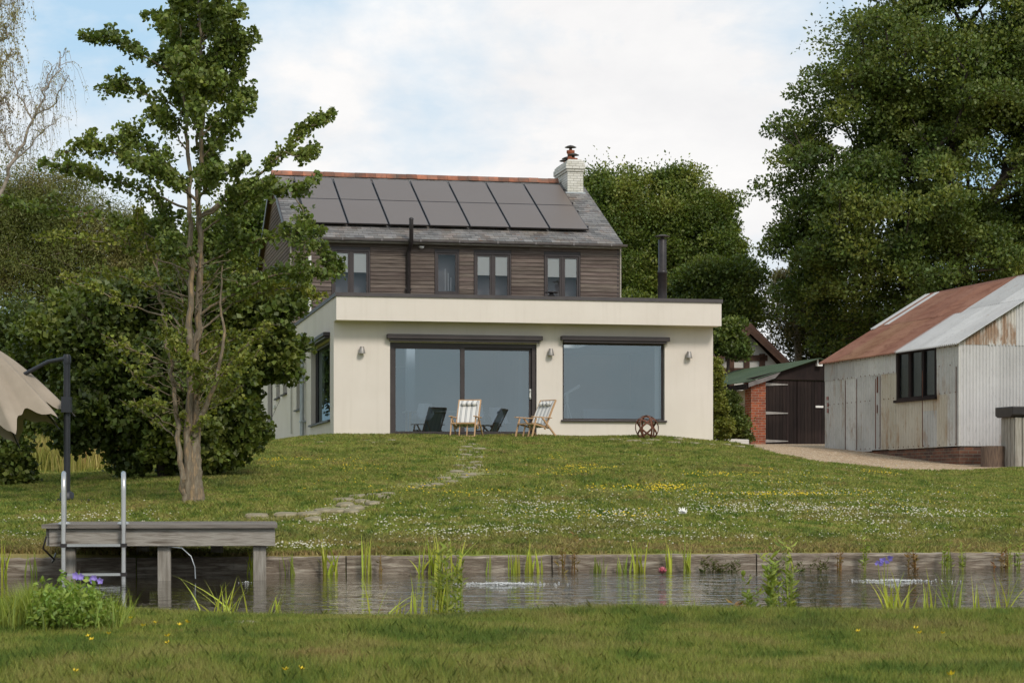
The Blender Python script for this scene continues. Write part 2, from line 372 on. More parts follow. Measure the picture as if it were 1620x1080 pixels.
def mk_lawn(name, blades=False):
    nt = NT(name); v = coords(nt)
    big = noise(nt, v, .55, 4, .6); med = noise(nt, coords(nt, (1, .6, 1)), 2.6, 5, .65); fine = noise(nt, v, 22, 5, .7)
    g1, g2 = ((.135, .196, .031), (.268, .298, .055))
    c = ramp(nt, med, [(.40, g1), (.5, g2), (.62, (.34, .31, .09))])
    c = mixc(nt, c, (.26, .215, .08), math_(nt, 'MULTIPLY', maprange(nt, big, .52, .72), .55))
    dry = noise(nt, coords(nt, (1, .8, 1)), 1.05, 6, .7)
    c = mixc(nt, c, (.36, .23, .10), math_(nt, 'MULTIPLY', maprange(nt, dry, .585, .68), .7))
    sx = nt.n('ShaderNodeSeparateXYZ'); nt.l(v, sx.inputs[0])
    sb_n = math_(nt, 'SUBTRACT', math_(nt, 'SUBTRACT', sx.outputs['Y'], 20.7), math_(nt, 'MULTIPLY', sx.outputs['X'], .216))
    band = math_(nt, 'MULTIPLY', maprange(nt, sb_n, 2.6, .9), maprange(nt, sb_n, -.1, .05))
    c = mixc(nt, c, (.34, .24, .10), math_(nt, 'MULTIPLY', band, maprange(nt, noise(nt, coords(nt, (.8, 1.6, 1)), 1.3, 4), .40, .60, 0, .75)))
    if blades:
        c = island(nt, c, .38, .022)
        p = nt.n('ShaderNodeBsdfPrincipled'); nt.l(c, p.inputs['Base Color']); p.inputs['Roughness'].default_value = .6; p.inputs['Specular IOR Level'].default_value = .4
        t = nt.n('ShaderNodeBsdfTranslucent'); nt.l(c, t.inputs['Color'])
        mx = nt.n('ShaderNodeMixShader'); mx.inputs[0].default_value = .45
        nt.l(p.outputs[0], mx.inputs[1]); nt.l(t.outputs[0], mx.inputs[2]); nt.l(mx.outputs[0], nt.out.inputs['Surface'])
    else:
        c = mixc(nt, c, (.035, .045, .012), maprange(nt, fine, .3, .62, .3, 0))
        principled(nt, c, .95, 0, bump(nt, fine, .8, .05), .1)
    return nt.m
M['lawn'] = mk_lawn('lawn_ground'); M['blades'] = mk_lawn('lawn_blades', True)
def mk_gravel():
    nt = NT('golden_gravel'); v = coords(nt)
    vo = nt.n('ShaderNodeTexVoronoi'); vo.inputs['Scale'].default_value = 26; nt.l(v, vo.inputs['Vector'])
    sx = nt.n('ShaderNodeSeparateColor'); nt.l(vo.outputs['Color'], sx.inputs[0])
    c = ramp(nt, sx.outputs[0], [(.0, (.38, .24, .13)), (.35, (.55, .40, .25)), (.7, (.66, .52, .36)), (1, (.75, .66, .52))])
    c = mixc(nt, c, (.22, .14, .08), maprange(nt, vo.outputs['Distance'], .3, .7, 0, .8))
    c = mixc(nt, c, (.22, .15, .09), math_(nt, 'MULTIPLY', maprange(nt, noise(nt, v, 1.1, 4), .5, .7), .4))
    principled(nt, c, .9, 0, bump(nt, math_(nt, 'SUBTRACT', 1, vo.outputs['Distance']), 1, .02), .2); return nt.m
M['gravel'] = mk_gravel()
def mk_water():
    nt = NT('pond_water'); v = coords(nt, (1, 1.9, 1))
    n1 = noise(nt, coords(nt, (1, 1.15, 1)), 1.7, 4, .5, .8); n2 = noise(nt, coords(nt, (1, 1.1, 1)), 6.0, 2, .5, .3)
    sx = nt.n('ShaderNodeSeparateXYZ'); nt.l(coords(nt), sx.inputs[0]); calm = maprange(nt, sx.outputs[0], -2.6, .6, .10, 1)
    h = math_(nt, 'MULTIPLY', math_(nt, 'ADD', math_(nt, 'MULTIPLY', n1, 1.0), math_(nt, 'MULTIPLY', n2, .40)), calm)
    b = bump(nt, h, 1.0, .046)
    p = principled(nt, (.030, .025, .014), .02, 0, b, .5); p.inputs['IOR'].default_value = 1.33; p.inputs['Specular Tint'].default_value = (.92, .89, .80, 1); return nt.m
M['water'] = mk_water()

# ================================================================== GROUND
def ground_sheet():
    xs = np.concatenate([np.linspace(-300, -32, 22), np.linspace(-30, -15, 24), np.linspace(-14.6, 16.6, 200), np.linspace(17, 32, 24), np.linspace(34, 300, 22)])
    ys = np.concatenate([np.linspace(-120, 4, 14), np.arange(5, 11.5, .25), np.arange(11.5, 13.2, .06), np.arange(13.4, 16.8, .4), np.arange(16.9, 24.2, .08), np.arange(24.3, 62, .4), np.arange(63, 110, 2.5), np.linspace(115, 900, 30)])
    X, Y = np.meshgrid(xs, ys); Z = zt(X, Y)
    V = np.stack([X.ravel(), Y.ravel(), Z.ravel()], 1); nx = len(xs); ny = len(ys)
    i = np.arange(nx - 1)[None, :] + np.arange(ny - 1)[:, None] * nx; i = i.ravel()
    o = raw_mesh('ground', V, np.stack([i, i + 1, i + nx + 1, i + nx], 1), M['lawn'], smooth=True)
    tag(o, 'sloping green lawn falling from the house to the pond', kind='structure')
ground_sheet()
w = MB(); w.quad((-14, 11.4, 0), (16, 11.4, 0), (16, 24.6, 0), (-14, 17.9, 0))
o = w.build('water', M['water']); tag(o, 'dark rippled pond water', kind='structure')
# gravel drive
bx = np.array([5.35, 5.6, 5.9, 6.27, 6.9, 7.6, 9.27, 11.13, 17, 25]); by = np.array([56, 53, 47.6, 44.6, 44.2, 44.4, 46.2, 47.4, 48.5, 51])
def gravel_front(x): return np.interp(x, bx, by) + .15 * np.sin(x * 3.1) + .08 * np.sin(x * 7.7)
def gravel_sheet():
    xs = np.linspace(bx[0] + .1, 24, 120); t = np.linspace(0, 1, 60)
    Y0 = gravel_front(xs); X = np.repeat(xs[None], 60, 0); Y = Y0[None] + (78 - Y0[None]) * (t[:, None] ** 1.5)
    Z = zt(X, Y) + .022; Z[0] -= .03
    V = np.stack([X.ravel(), Y.ravel(), Z.ravel()], 1); nx = 120
    i = (np.arange(nx - 1)[None, :] + np.arange(59)[:, None] * nx).ravel()
    tag(raw_mesh('gravel', V, np.stack([i, i + 1, i + nx + 1, i + nx], 1), M['gravel'], smooth=True), 'golden gravel yard in front of the corrugated barn', kind='structure')
gravel_sheet()

# ================================================================== HOUSE
AH = R(11.47); CX, CY = (528 - 810) / F * 53.3, 53.3; ca, sa = math.cos(AH), math.sin(AH); ZB = 1.55
def hu(px, v=0):
    k = (px - 810) / F; return (k * (CY + v * ca) - CX + v * sa) / (ca - k * sa)
def sv(px, u=0):
    k = (px - 810) / F; return (CX + u * ca - k * (CY + u * sa)) / (sa + k * ca)
def hd(u, v): return CY + u * sa + v * ca
def hz(px, py, v=0): return EYE + (HOR - py) / F * hd(hu(px, v), v) - ZB
def szz(px, py, u=0): return EYE + (HOR - py) / F * hd(u, sv(px, u)) - ZB
house = empty('house', (CX, CY, ZB), AH, 'two storey house with brown timber cladding, solar roof and cream rendered extension', 'house')

def wall(mb, ax, a0, a1, z0, z1, p0, p1, holes, flip=False):
    """wall slab from plane p0 (outer) to p1 (inner) with rectangular holes (a0,a1,z0,z1). ax='x' -> plane normal y ; ax='y' -> plane normal x ; ax='h' horizontal slab (a=x, z=y)"""
    A = sorted(set([a0, a1] + [h[0] for h in holes] + [h[1] for h in holes])); Z = sorted(set([z0, z1] + [h[2] for h in holes] + [h[3] for h in holes]))
    def pt(a, z, p): return (a, p, z) if ax == 'x' else ((p, a, z) if ax == 'y' else (a, z, p))
    def solid(i, j):
        if i < 0 or j < 0 or i >= len(A) - 1 or j >= len(Z) - 1: return False
        ca_, cz = (A[i] + A[i + 1]) / 2, (Z[j] + Z[j + 1]) / 2
        return not any(h[0] < ca_ < h[1] and h[2] < cz < h[3] for h in holes)
    for i in range(len(A) - 1):
        for j in range(len(Z) - 1):
            if not solid(i, j): continue
            a, b, c, d = A[i], A[i + 1], Z[j], Z[j + 1]
            mb.quad(pt(a, c, p0), pt(b, c, p0), pt(b, d, p0), pt(a, d, p0)); mb.quad(pt(a, c, p1), pt(a, d, p1), pt(b, d, p1), pt(b, c, p1))
            if not solid(i - 1, j): mb.quad(pt(a, c, p0), pt(a, d, p0), pt(a, d, p1), pt(a, c, p1))
            if not solid(i + 1, j): mb.quad(pt(b, c, p0), pt(b, c, p1), pt(b, d, p1), pt(b, d, p0))
            if not solid(i, j - 1): mb.quad(pt(a, c, p0), pt(a, c, p1), pt(b, c, p1), pt(b, c, p0))
            if not solid(i, j + 1): mb.quad(pt(a, d, p0), pt(b, d, p0), pt(b, d, p1), pt(a, d, p1))
W = hu(1128); V1 = sv(461); VB = sv(413); VR = sv(430, -.1) - .0; W2 = hu(980, V1)
OV = .5
ztop = hz(700, 470, -OV); zfb = hz(700, 508.5, -OV) ; zflr = hz(640, 690); zcl = zflr + 2.55
zeave = hz(700, 380, V1 - .2); zrid = hz(700, 284, VR)
print('W', W, 'V1', V1, 'VB', VB, 'VR', VR, 'W2', W2, 'ztop', ztop, 'zfb', zfb, 'eave', zeave, zrid)
# --- rendered lower walls
dx0, dx1, dz1 = hu(617), hu(849), hz(617, 541)
wx0, wx1, wz0, wz1 = hu(890), hu(1051.5), hz(890, 664), hz(890, 541)
sw = dict(a0=sv(522), a1=sv(492), z0=szz(522, 664), z1=szz(522, 534))
s2 = dict(a0=sv(479.5), a1=sv(469), z0=szz(470, 648.5), z1=szz(478, 567))
s3 = dict(a0=sv(454), a1=sv(447.5), z0=szz(453, 622), z1=szz(453, 590))
s4 = dict(a0=sv(443), a1=sv(437), z0=szz(443, 628), z1=szz(443, 575))
s5 = dict(a0=sv(431), a1=sv(423.5), z0=szz(431, 697), z1=szz(431, 585))
m = MB()
wall(m, 'x', .002, W, 0, ztop - .02, 0, .3, [(dx0, dx1, zflr, dz1), (wx0, wx1, wz0, wz1)])
wall(m, 'y', .302, VB, 0, ztop - .02, 0, .3, [(max(q['a0'], .31), q['a1'], q['z0'], q['z1']) for q in (sw, s2, s3, s4, s5)])
m.quad((0, 0, 0), (0, .302, 0), (0, .302, ztop - .02), (0, 0, ztop - .02)); m.quad((0.002, 0, 0), (0, 0, 0), (0, 0, ztop - .02), (.002, 0, ztop - .02))
wall(m, 'y', .302, V1, 0, ztop - .02, W, W - .3, [])
wall(m, 'y', V1, VB, 0, ztop - .3, W2 - .02, W2 - .3, [])
wall(m, 'x', .3, W2 - .3, 0, ztop - .3, VB, VB - .3, [])
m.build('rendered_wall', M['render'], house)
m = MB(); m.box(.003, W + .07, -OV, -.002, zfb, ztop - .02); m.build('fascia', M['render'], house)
m = MB()   # coping
t = .07
m.box(-.03, W + .10, -OV - .03, -OV + .3, ztop - .02, ztop + t); m.box(-.03, .3, -OV + .3, V1 - .05, ztop - .02, ztop + t); m.box(W - .2, W + .10, -OV + .3, V1 - .05, ztop - .02, ztop + t)
m.build('coping', M['coping'], house)
m = MB(); zrf = ztop - .3
wall(m, 'h', .305, W - .305, .305, V1 - .01, zrf, zrf - .12, [(1.2, 3.2, 3.2, 4.6), (5.6, 7.2, 3.2, 4.6)])
m.build('flat_roof', M['coping'], house)
m = MB()
wall(m, 'h', .305, W - .305, .305, 7, zcl, zcl + .05, [(1.2, 3.2, 3.2, 4.6), (5.6, 7.2, 3.2, 4.6)])
for (a, b) in ((1.2, 3.2), (5.6, 7.2)):
    m.box(a - .06, a - .003, 3.15, 4.65, zcl + .052, zrf - .13); m.box(b + .003, b + .06, 3.15, 4.65, zcl + .052, zrf - .13); m.box(a, b, 3.13, 3.19, zcl + .052, zrf - .13); m.box(a, b, 4.61, 4.67, zcl + .052, zrf - .13)
m.build('ceiling', M['plaster'], house)
m = MB(); m.box(.305, W - .305, 7.0, 7.1, zflr, zcl); m.box(.303, .33, 6.0, 6.99, zflr, zcl); m.box(W - .34, W - .303, .31, 6.99, zflr, zcl); m.box(5.35, 5.45, 3.6, 6.99, zflr, zcl)
m.build('inner_wall', M['inner'], house)
m = MB(); m.box(wx1 - .16, wx1 - .05, .36, .40, wz0, wz1 + .1); m.build('curtain', M['blind'], house); m = MB(); m.box(dx0 + 1.05, dx0 + 1.28, 4.2, 4.4, zflr, zcl - .01); m.build('pillar', M['inner'], house)
m = MB(); m.box(1.5, 3.0, 6.9, 6.995, zflr, zflr + 2.1); m.build('inner_door', M['coping'], house); m = MB(); m.box(6.4, 7.4, 6.9, 6.995, zflr, zflr + 1.9); m.build('inner_door', M['coping'], house)
m = MB(); m.box(.302, W - .302, .302, 6.99, zflr - .1, zflr - .01); m.build('floor', M['innerfloor'], house)
def pane(mb, ax, a0, a1, z0, z1, p, t=.012):
    if ax == 'x': mb.quad((a0, p, z0), (a1, p, z0), (a1, p, z1), (a0, p, z1))
    else: mb.quad((p, a1, z0), (p, a0, z0), (p, a0, z1), (p, a1, z1))
def frm(mb, ax, a0, a1, z0, z1, p0, p1, w):
    def b(A0, A1, Z0, Z1):
        if ax == 'x': mb.box(A0, A1, p0, p1, Z0, Z1)
        else: mb.box(p0, p1, A0, A1, Z0, Z1)
    b(a0, a0 + w, z0, z1); b(a1 - w, a1, z0, z1); b(a0 + w, a1 - w, z0, z0 + w * .8); b(a0 + w, a1 - w, z1 - w, z1)
# sliding door
e = .004; mid = hu(732.5)
m = MB(); frm(m, 'x', dx0 + e, dx1 - e, zflr + e, dz1 - e, .06, .2, .10)
sd = m.build('sliding_door', M['frame'], house)
m = MB(); frm(m, 'x', dx0 + .105, mid + .055, zflr + .09, dz1 - .106, .08, .12, .045); m.box(mid - .055, mid + .055, .074, .079, zflr + .1, dz1 - .11); m.build('leaf_frame', M['frame'], sd)
m = MB(); frm(m, 'x', mid - .05, dx1 - .105, zflr + .09, dz1 - .106, .135, .175, .06); m.build('leaf_frame', M['frame'], sd)
m = MB(); pane(m, 'x', dx0 + .15, mid + .005, zflr + .13, dz1 - .15, .10); m.build('pane', M['glass'], sd)
m = MB(); pane(m, 'x', mid + .01, dx1 - .165, zflr + .13, dz1 - .165, .155); m.build('pane', M['glass'], sd)
m = MB(); hx = dx1 - .14; m.box(hx - .02, hx + .02, .105, .134, zflr + .95, zflr + 1.2); m.box(hx - .012, hx + .012, .06, .105, zflr + .98, zflr + 1.0); m.box(hx - .012, hx + .012, .06, .105, zflr + 1.15, zflr + 1.17); m.build('handle', M['white_paint'], sd)
def blindbox(ax, a0, a1, z0, z1, par):
    m = MB()
    if ax == 'x':
        m.box(a0, a1, -.17, -.002, z0 + (z1 - z0) * .35, z1); m.box(a0 + .06, a1 - .06, -.13, -.002, z0, z0 + (z1 - z0) * .33); m.box(a0 - .012, a0 - .001, -.165, -.01, z0 + .06, z1 - .005); m.box(a1 + .001, a1 + .012, -.165, -.01, z0 + .06, z1 - .005)
    else:
        m.box(-.17, -.002, a0, a1, z0 + (z1 - z0) * .35, z1); m.box(-.13, -.002, a0 + .06, a1 - .06, z0, z0 + (z1 - z0) * .33)
    m.build('blind_cassette', M['frame'], par, bevel=.012)
blindbox('x', hu(612), hu(856), hz(612, 539.5), hz(612, 528.5), house)
# picture window
m = MB(); frm(m, 'x', wx0 + e, wx1 - e, wz0 + e, wz1 - e, .10, .17, .05); pw = m.build('picture_window', M['frame'], house)
m = MB(); pane(m, 'x', wx0 + .05, wx1 - .05, wz0 + .04, wz1 - .05, .13); m.build('pane', M['glass'], pw)
m = MB(); m.box(wx0 - .04, wx1 + .05, -.06, .098, wz0 - .045, wz0 - .004 + .008); m.build('sill', M['frame'], pw, bevel=.006)
blindbox('x', hu(887), hu(1056.5), hz(887, 542), hz(887, 531.5), house)
# side windows
def swin(q, name='window', split=None, sill=True, canopy=False):
    m = MB(); a0, a1 = max(q['a0'], .31), q['a1']
    frm(m, 'y', a0 + e, a1 - e, q['z0'] + e, q['z1'] - e, .12, .18, .07)
    if split: m.box(.125, .175, split - .03, split + .03, q['z0'] + .06, q['z1'] - .07)
    w_ = m.build(name, M['frame'], house)
    m = MB(); pane(m, 'y', a0 + .07, a1 - .07, q['z0'] + .05, q['z1'] - .07, .15); m.build('pane', M['glass_side'], w_)
    if sill: m = MB(); m.box(-.07, .118, a0 - .05, a1 + .12, q['z0'] - .04, q['z0'] + .003); m.build('sill', M['frame'], w_)
    if canopy:
        m = MB(); m.box(-.10, -.002, a0 - .04, a1 + .1, q['z1'] + .01, q['z1'] + .07); m.build('head_flashing', M['frame'], w_)
    return w_
w1 = swin(sw, 'side_picture_window', split=sv(503, .15) + .0)
m = MB(); m.box(.22, .24, sv(511.5, .2), sv(500, .2) + .3, sw['z0'] + .05, sw['z1'] - .05); m.build('curtain', M['blind'], w1)
blindbox('y', sw['a0'] - .02, sw['a1'] + .4, sw['z1'] - .01, sw['z1'] + .14, w1)
swin(s2, canopy=True); swin(s3); swin(s4, canopy=True)
dr = swin(s5, 'side_door', sill=False)
m = MB(); m.box(.10, .119, s5['a0'] + .03, s5['a0'] + .07, s5['z0'] + .95, s5['z0'] + 1.2); m.box(.06, .10, s5['a0'] + .04, s5['a0'] + .06, s5['z0'] + 1.08, s5['z0'] + 1.1); m.box(.045, .06, s5['a0'] + .04, s5['a0'] + .2, s5['z0'] + 1.08, s5['z0'] + 1.1); m.build('handle', M['white_paint'], dr)
m = MB(); m.box(-.06, .02, s5['a0'] - .05, s5['a1'] + .1, s5['z0'] - .06, s5['z0'] - .002); m.build('threshold', M['frame'], dr)
# dark inner lining of the rooms behind the side windows
m = MB(); m.box(3.4, 3.45, 7.2, VB - .4, 0.3, ztop - .5); m.build('inner_partition', M['inner'], house)
# wall lights
for px, py in ((572.5, 553.5), (871.3, 556.8), (1089.8, 561)):
    u = hu(px, -.08); z = hz(px, py, -.08); m = MB()
    m.lathe((u, -.09, z - .085), [(.085, 0), (.085, .01), (.05, .165), (.045, .17)], 20); m.box(u - .03, u + .03, -.045, -.002, z + .0, z + .07)
    m.build('wall_light', M['lamp'], house)
# downpipes on the side wall
m = MB(); vv = sv(483)
zt_ = szz(483, 540)
for dv in (-.13, .16): m.tube([(-.09, vv + dv, .3), (-.09, vv + dv, zt_)], .045, 10)
m.box(-.2, -.003, vv - .22, vv + .28, zt_ + .003, zt_ + .2)
for zz in (1.2, 2.4): m.box(-.15, -.003, vv - .2, vv + .24, zz, zz + .05)
m.build('downpipe', M['galv_pipe'], house)
m = MB(); vv = sv(463.3); m.tube([(-.05, vv, szz(463, 686)), (-.05, vv, szz(463, 550))], .03, 8); m.build('side_pipe', M['plaster'], house)
u_ = hu(490, V1 - .15); m = MB(); m.tube([(u_, V1 - .15, hz(490, 404, V1 - .15)), (u_, V1 - .15, zrf + .01)], .05, 10)
for zz in (.8, 1.6): m.box(u_ - .06, u_ + .06, V1 - .1, V1 - .07, zrf + zz, zrf + zz + .04)
m.build('white_pipe', M['white_paint'], house)

# --- upper storey: timber boards as real overlapping planks
def win_px(x0, x1, y0): return (hu(x0, V1), hu(x1, V1), zrf + .03, hz(x0, y0, V1))
UW = [win_px(527, 583, 396.5), win_px(690, 723.5, 399.5), win_px(752, 806, 402), win_px(863, 915.5, 405)]
UW[1] = (UW[1][0], UW[1][1], hz(690, 464, V1), UW[1][3])
m = MB(); zlow = zrf - .1; bh = .118
wall(m, 'x', .05, W2 - .05, zlow, zeave - .12, V1 + .012, V1 + .25, UW); 
m.build('inner_leaf', M['frame'], house)
m = MB(); z = zlow
rnd = random.Random(3)
while z < zeave - .1:
    zt1 = min(z + bh + .012, zeave - .05)
    spans = [(.0, W2)]
    for h in UW:
        if h[2] - .03 < z + bh and h[3] + .03 > z:
            ns = []
            for a, b in spans:
                if h[0] - .05 > a and h[1] + .05 < b: ns += [(a, h[0] - .05), (h[1] + .05, b)]
                else: ns.append((a, b))
            spans = ns
    for a, b in spans:
        cuts = [a]; c = a
        while c < b:
            c += rnd.uniform(2.2, 4.2)
            if c < b - .6: cuts.append(c)
        cuts.append(b)
        for p, q in zip(cuts[:-1], cuts[1:]):
            j = rnd.uniform(-.002, .003)
            m.prism([(p + .002, V1 - .028 + j, z), (p + .002, V1 + .006, z), (p + .002, V1 + .006, zt1), (p + .002, V1 - .006 + j, zt1)], (q - p - .004, 0, 0))
    z += bh
m.build('timber_cladding', M['boards'], house)
# left gable: diagonal boards clipped to the gable outline
def clip(poly, nx, nz, c):
    out = []
    for i in range(len(poly)):
        a, b = poly[i], poly[(i + 1) % len(poly)]
        da, db = a[0] * nx + a[1] * nz - c, b[0] * nx + b[1] * nz - c
        if da <= 0: out.append(a)
        if (da < 0) != (db < 0) and da != db:
            t = da / (da - db); out.append((a[0] + (b[0] - a[0]) * t, a[1] + (b[1] - a[1]) * t))
    return out
gab = [(V1 - .02, zlow), (VB, zlow), (VB, zeave - .1), (VR, zrid - .12), (V1 - .02, zeave - .1)]
def gable(name, u0, du, matr, diag=True):
    m = MB(); m.prism([(u0 - du * .3, a, b) for a, b in gab], (-du * .4, 0, 0))
    m.build('gable_core', M['frame'], house)
    m = MB(); s = .7071
    k = 0
    while k < 160:
        c0 = k * .118; c1 = c0 + .118
        n = (0, 1)      # horizontal boards
        off = zlow
        p = clip(gab, n[0], n[1], off + c1 + 0); p = clip(p, -n[0], -n[1], -(off + c0)) if len(p) > 2 else p
        if len(p) > 2: 
            z0_ = min(b for a, b in p); q_ = [(u0 - du * .02 - du * 1.6 * (b - z0_), a, b) for a, b in p]; m.prism(q_, (-du * .12, 0, 0))
        k += 1
    m.build(name, matr, house)
gable('gable_cladding', 0, -.1, M['boards_d'])
gable('gable_cladding', W2, .1, M['boards_d'])
m = MB(); wall(m, 'x', 0.05, W2 - .05, zlow, zeave - .1, VB, VB - .2, []); m.build('back_wall', M['boards'], house)
m = MB(); m.box(W2 + .002, W2 + .045, V1 - .045, V1 + .05, zlow, zeave - .06); m.build('corner_trim', M['grey_timber'], house); m = MB(); m.box(-.04, -.003, V1 - .04, V1 + .05, zlow, zeave - .06); m.build('corner_trim', M['grey_timber'], house)
# --- upper windows
for i, h in enumerate(UW):
    a0, a1, z0, z1 = h; m = MB(); frm(m, 'x', a0 - .04, a1 + .04, z0 - .02, z1 + .04, V1 - .045, V1 + .06, .045)
    wn = m.build('window', M['frame'], house)
    if i == 1: segs = [(a0 + .01, a1 - .01)]
    else: c = (a0 + a1) / 2; segs = [(a0 + .01, c - .03), (c + .03, a1 - .01)]; m = MB(); m.box(c - .028, c + .028, V1 - .035, V1 + .05, z0 + .02, z1 - .012); m.build('mullion', M['frame'], wn)
    for s0, s1 in segs:
        m = MB(); frm(m, 'x', s0, s1, z0 + .02, z1 - .01, V1 - .02, V1 + .03, .055 if i != 1 else .05); m.build('sash', M['frame'], wn)
        m = MB(); pane(m, 'x', s0 + .05, s1 - .05, z0 + .06, z1 - .06, V1 + .005); m.build('pane', M['glass_up'], wn)
        if i != 1:
            m = MB(); hb = .62; m.box(s0 + .03, s1 - .03, V1 + .012, V1 + .020, z1 - hb, z1 - .03); m.build('blind', M['blind'], wn)
    m = MB(); m.box(a0 - .05, a1 + .05, V1 + .5, V1 + .55, z0, z1 + .05); m.build('room_beyond', M['room'], wn)
    if i == 1:
        m = MB()
        for q, hh in ((.48, .75), (.62, .62), (.75, .5)): m.tube([(a0 + (a1 - a0) * q, V1 + .2, z0 + .1), (a0 + (a1 - a0) * q, V1 + .2, z0 + hh)], .012, 6)
        m.build('ornament', M['shell'], wn)
# --- roof
def roofpt(u, s, off=0):   # s = distance in v from eave
    sl = (zrid - zeave) / (VR - (V1 - .2)); n = math.hypot(1, sl)
    return (u, V1 - .2 + s - off * sl / n, zeave + s * sl + off / n)
ru0, ru1 = -.12, W2 + .06; run = VR - (V1 - .2)
m = MB()
p = [roofpt(ru0 + .02, 0, -.10), roofpt(ru0 + .02, run, -.10), roofpt(ru0 + .02, run, -.0), roofpt(ru0 + .02, 0, -.0)]
m.prism(p, (ru1 - ru0 - .04, 0, 0))
q = [(a, 2 * VR - b + .001, c) for a, b, c in p]; m.prism(q, (ru1 - ru0 - .04, 0, 0))
rf = m.build('roof', M['tile'], house)
m = MB(); sl = (zrid - zeave) / run; L = run * math.hypot(1, sl); rows = 30; dv = run / rows
for side in (0, 1):
    for r_ in range(rows):
        s0 = r_ * dv; u = ru0 - (r_ % 2) * .14
        while u < ru1:
            w_ = .28; a = max(u + .004, ru0); b = min(u + w_ - .004, ru1); u += w_
            if b - a < .03: continue
            j = rnd.uniform(0, .006); c0 = rnd.uniform(-.008, .008)
            pts = [roofpt(a, s0 + c0, .018 + j), roofpt(b, s0 + c0, .018 + j), roofpt(b, s0 + dv * 1.6, .006 + j * .3), roofpt(a, s0 + dv * 1.6, .006 + j * .3)]
            lo = [roofpt(a, s0 + c0, .001), roofpt(b, s0 + c0, .001)]
            if s0 + dv * 1.6 > run: pts[2] = roofpt(b, run, .008); pts[3] = roofpt(a, run, .008)
            vs = pts + lo
            if side: vs = [(x, 2 * VR - y, z_) for x, y, z_ in vs]
            m.add(vs, [(0, 1, 2, 3), (4, 5, 1, 0), (0, 3, 4), (1, 5, 2)])
m.build('slates', M['slate'], rf)
m = MB(); chu0, chu1 = hu(896.6, V1 + 4.3), hu(921.3, V1 + 4.3); u = ru0
while u < chu0 - .1:
    b = min(u + .33, chu0 - .02); j = rnd.uniform(-.006, .006)
    m.prism([(u, VR + dy, zrid + dz + j) for dy, dz in ((-.17, -.03), (-.14, .03), (-.06, .115), (0, .135), (.06, .115), (.14, .03), (.17, -.03), (0, .06))], (b - u - .006, 0, 0)); u += .33
m.build('ridge_tiles', M['ridge'], rf)
m = MB(); m.prism([roofpt(ru0 - .03, 0, -.17), roofpt(ru0 - .03, run, -.17), roofpt(ru0 - .03, run, .0), roofpt(ru0 - .03, 0, .0)], (.045, 0, 0))
m.prism([(a, 2 * VR - b, c) for a, b, c in [roofpt(ru0 - .03, 0, -.17), roofpt(ru0 - .03, run, -.17), roofpt(ru0 - .03, run, .0), roofpt(ru0 - .03, 0, .0)]], (.045, 0, 0)); m.build('bargeboard', M['frame'], rf)
# gutter
m = MB(); gz = zeave - .02; gy = V1 - .29; n = 8
prof = [(gy + .07 * math.cos(t_), gz + .075 * math.sin(t_)) for t_ in [PI + PI * k / n for k in range(n + 1)]] + [(gy + .06 * math.cos(t_), gz + .063 * math.sin(t_)) for t_ in [2 * PI - PI * k / n for k in range(n + 1)]]
m.prism([(ru0, a, b) for a, b in prof], (ru1 - ru0 + .1, 0, 0), smooth=False)
for k in range(9): m.box(ru0 + .4 + k * 1.15, ru0 + .45 + k * 1.15, gy - .08, gy - .068, gz - .06, gz + .012)
m.build('gutter', M['gutter'], house)
m = MB(); m.box(0, W2, V1 - .24, V1 - .03, zeave - .13, zeave - .075); m.build('eaves_board', M['grey_timber'], house)
# soil pipe
u_ = hu(646.5, V1 - .12); m = MB(); ztp = hz(647.5, 347, V1 - .45)
m.tube([(u_, V1 - .10, zrf + .02), (u_, V1 - .10, zeave - .35), (u_ + .03, V1 - .20, zeave - .2), (u_ + .03, V1 - .43, zeave - .1), (u_ + .03, V1 - .43, ztp)], .062, 12); m.lathe((u_ + .03, V1 - .43, ztp), [(.072, 0), (.07, .03), (.03, .06)], 12)
for zz in (.6, 1.5): m.box(u_ - .09, u_ + .09, V1 - .12, V1 - .03, zrf + zz, zrf + zz + .05)
m.build('soil_pipe', M['blackmetal'], house)
u_ = hu(667, V1 - .1); z_ = hz(667, 391, V1 - .1); m = MB(); m.lathe((u_, V1 - .10, z_ - .045), [(.03, 0), (.07, .02), (.085, .05), (.085, .07)], 14); m.build('camera_dome', M['white_paint'], house)
# solar panels
rowsP = [(11.06 - V1 + .2 - .02, 13.07 - V1 + .2), (13.09 - V1 + .2, 14.98 - V1 + .2)]
k0, pitch = .53, 1.2205
fr = pr = None
for i in range(7):
    for (s0, s1) in rowsP:
        u0 = k0 + i * pitch; u1 = u0 + pitch - .035
        m = MB()
        a, b, c, d = roofpt(u0, s0, .10), roofpt(u1, s0, .10), roofpt(u1, s1, .10), roofpt(u0, s1, .10)
        nn = Vector((0, -sl, 1)).normalized() * .035
        m.prism([a, b, c, d], nn); pnl = m.build('solar_panel', M['blackmetal'], house)
        m = MB(); g = .02; m.prism([tuple(Vector(roofpt(x, y, .1)) + nn) for x, y in ((u0 + g, s0 + g), (u1 - g, s0 + g), (u1 - g, s1 - g), (u0 + g, s1 - g))], nn * .08); m.build('cell_sheet', M['panel'], pnl)
m = MB()
for s_ in (rowsP[0][0] + .35, rowsP[0][1] - .35, rowsP[1][0] + .35, rowsP[1][1] - .3):
    m.prism([roofpt(k0 - .05, s_, .02), roofpt(k0 - .05, s_ + .04, .02), roofpt(k0 - .05, s_ + .04, .099), roofpt(k0 - .05, s_, .099)], (7 * pitch + .1, 0, 0))
m.build('panel_rail', M['blackmetal'], house)
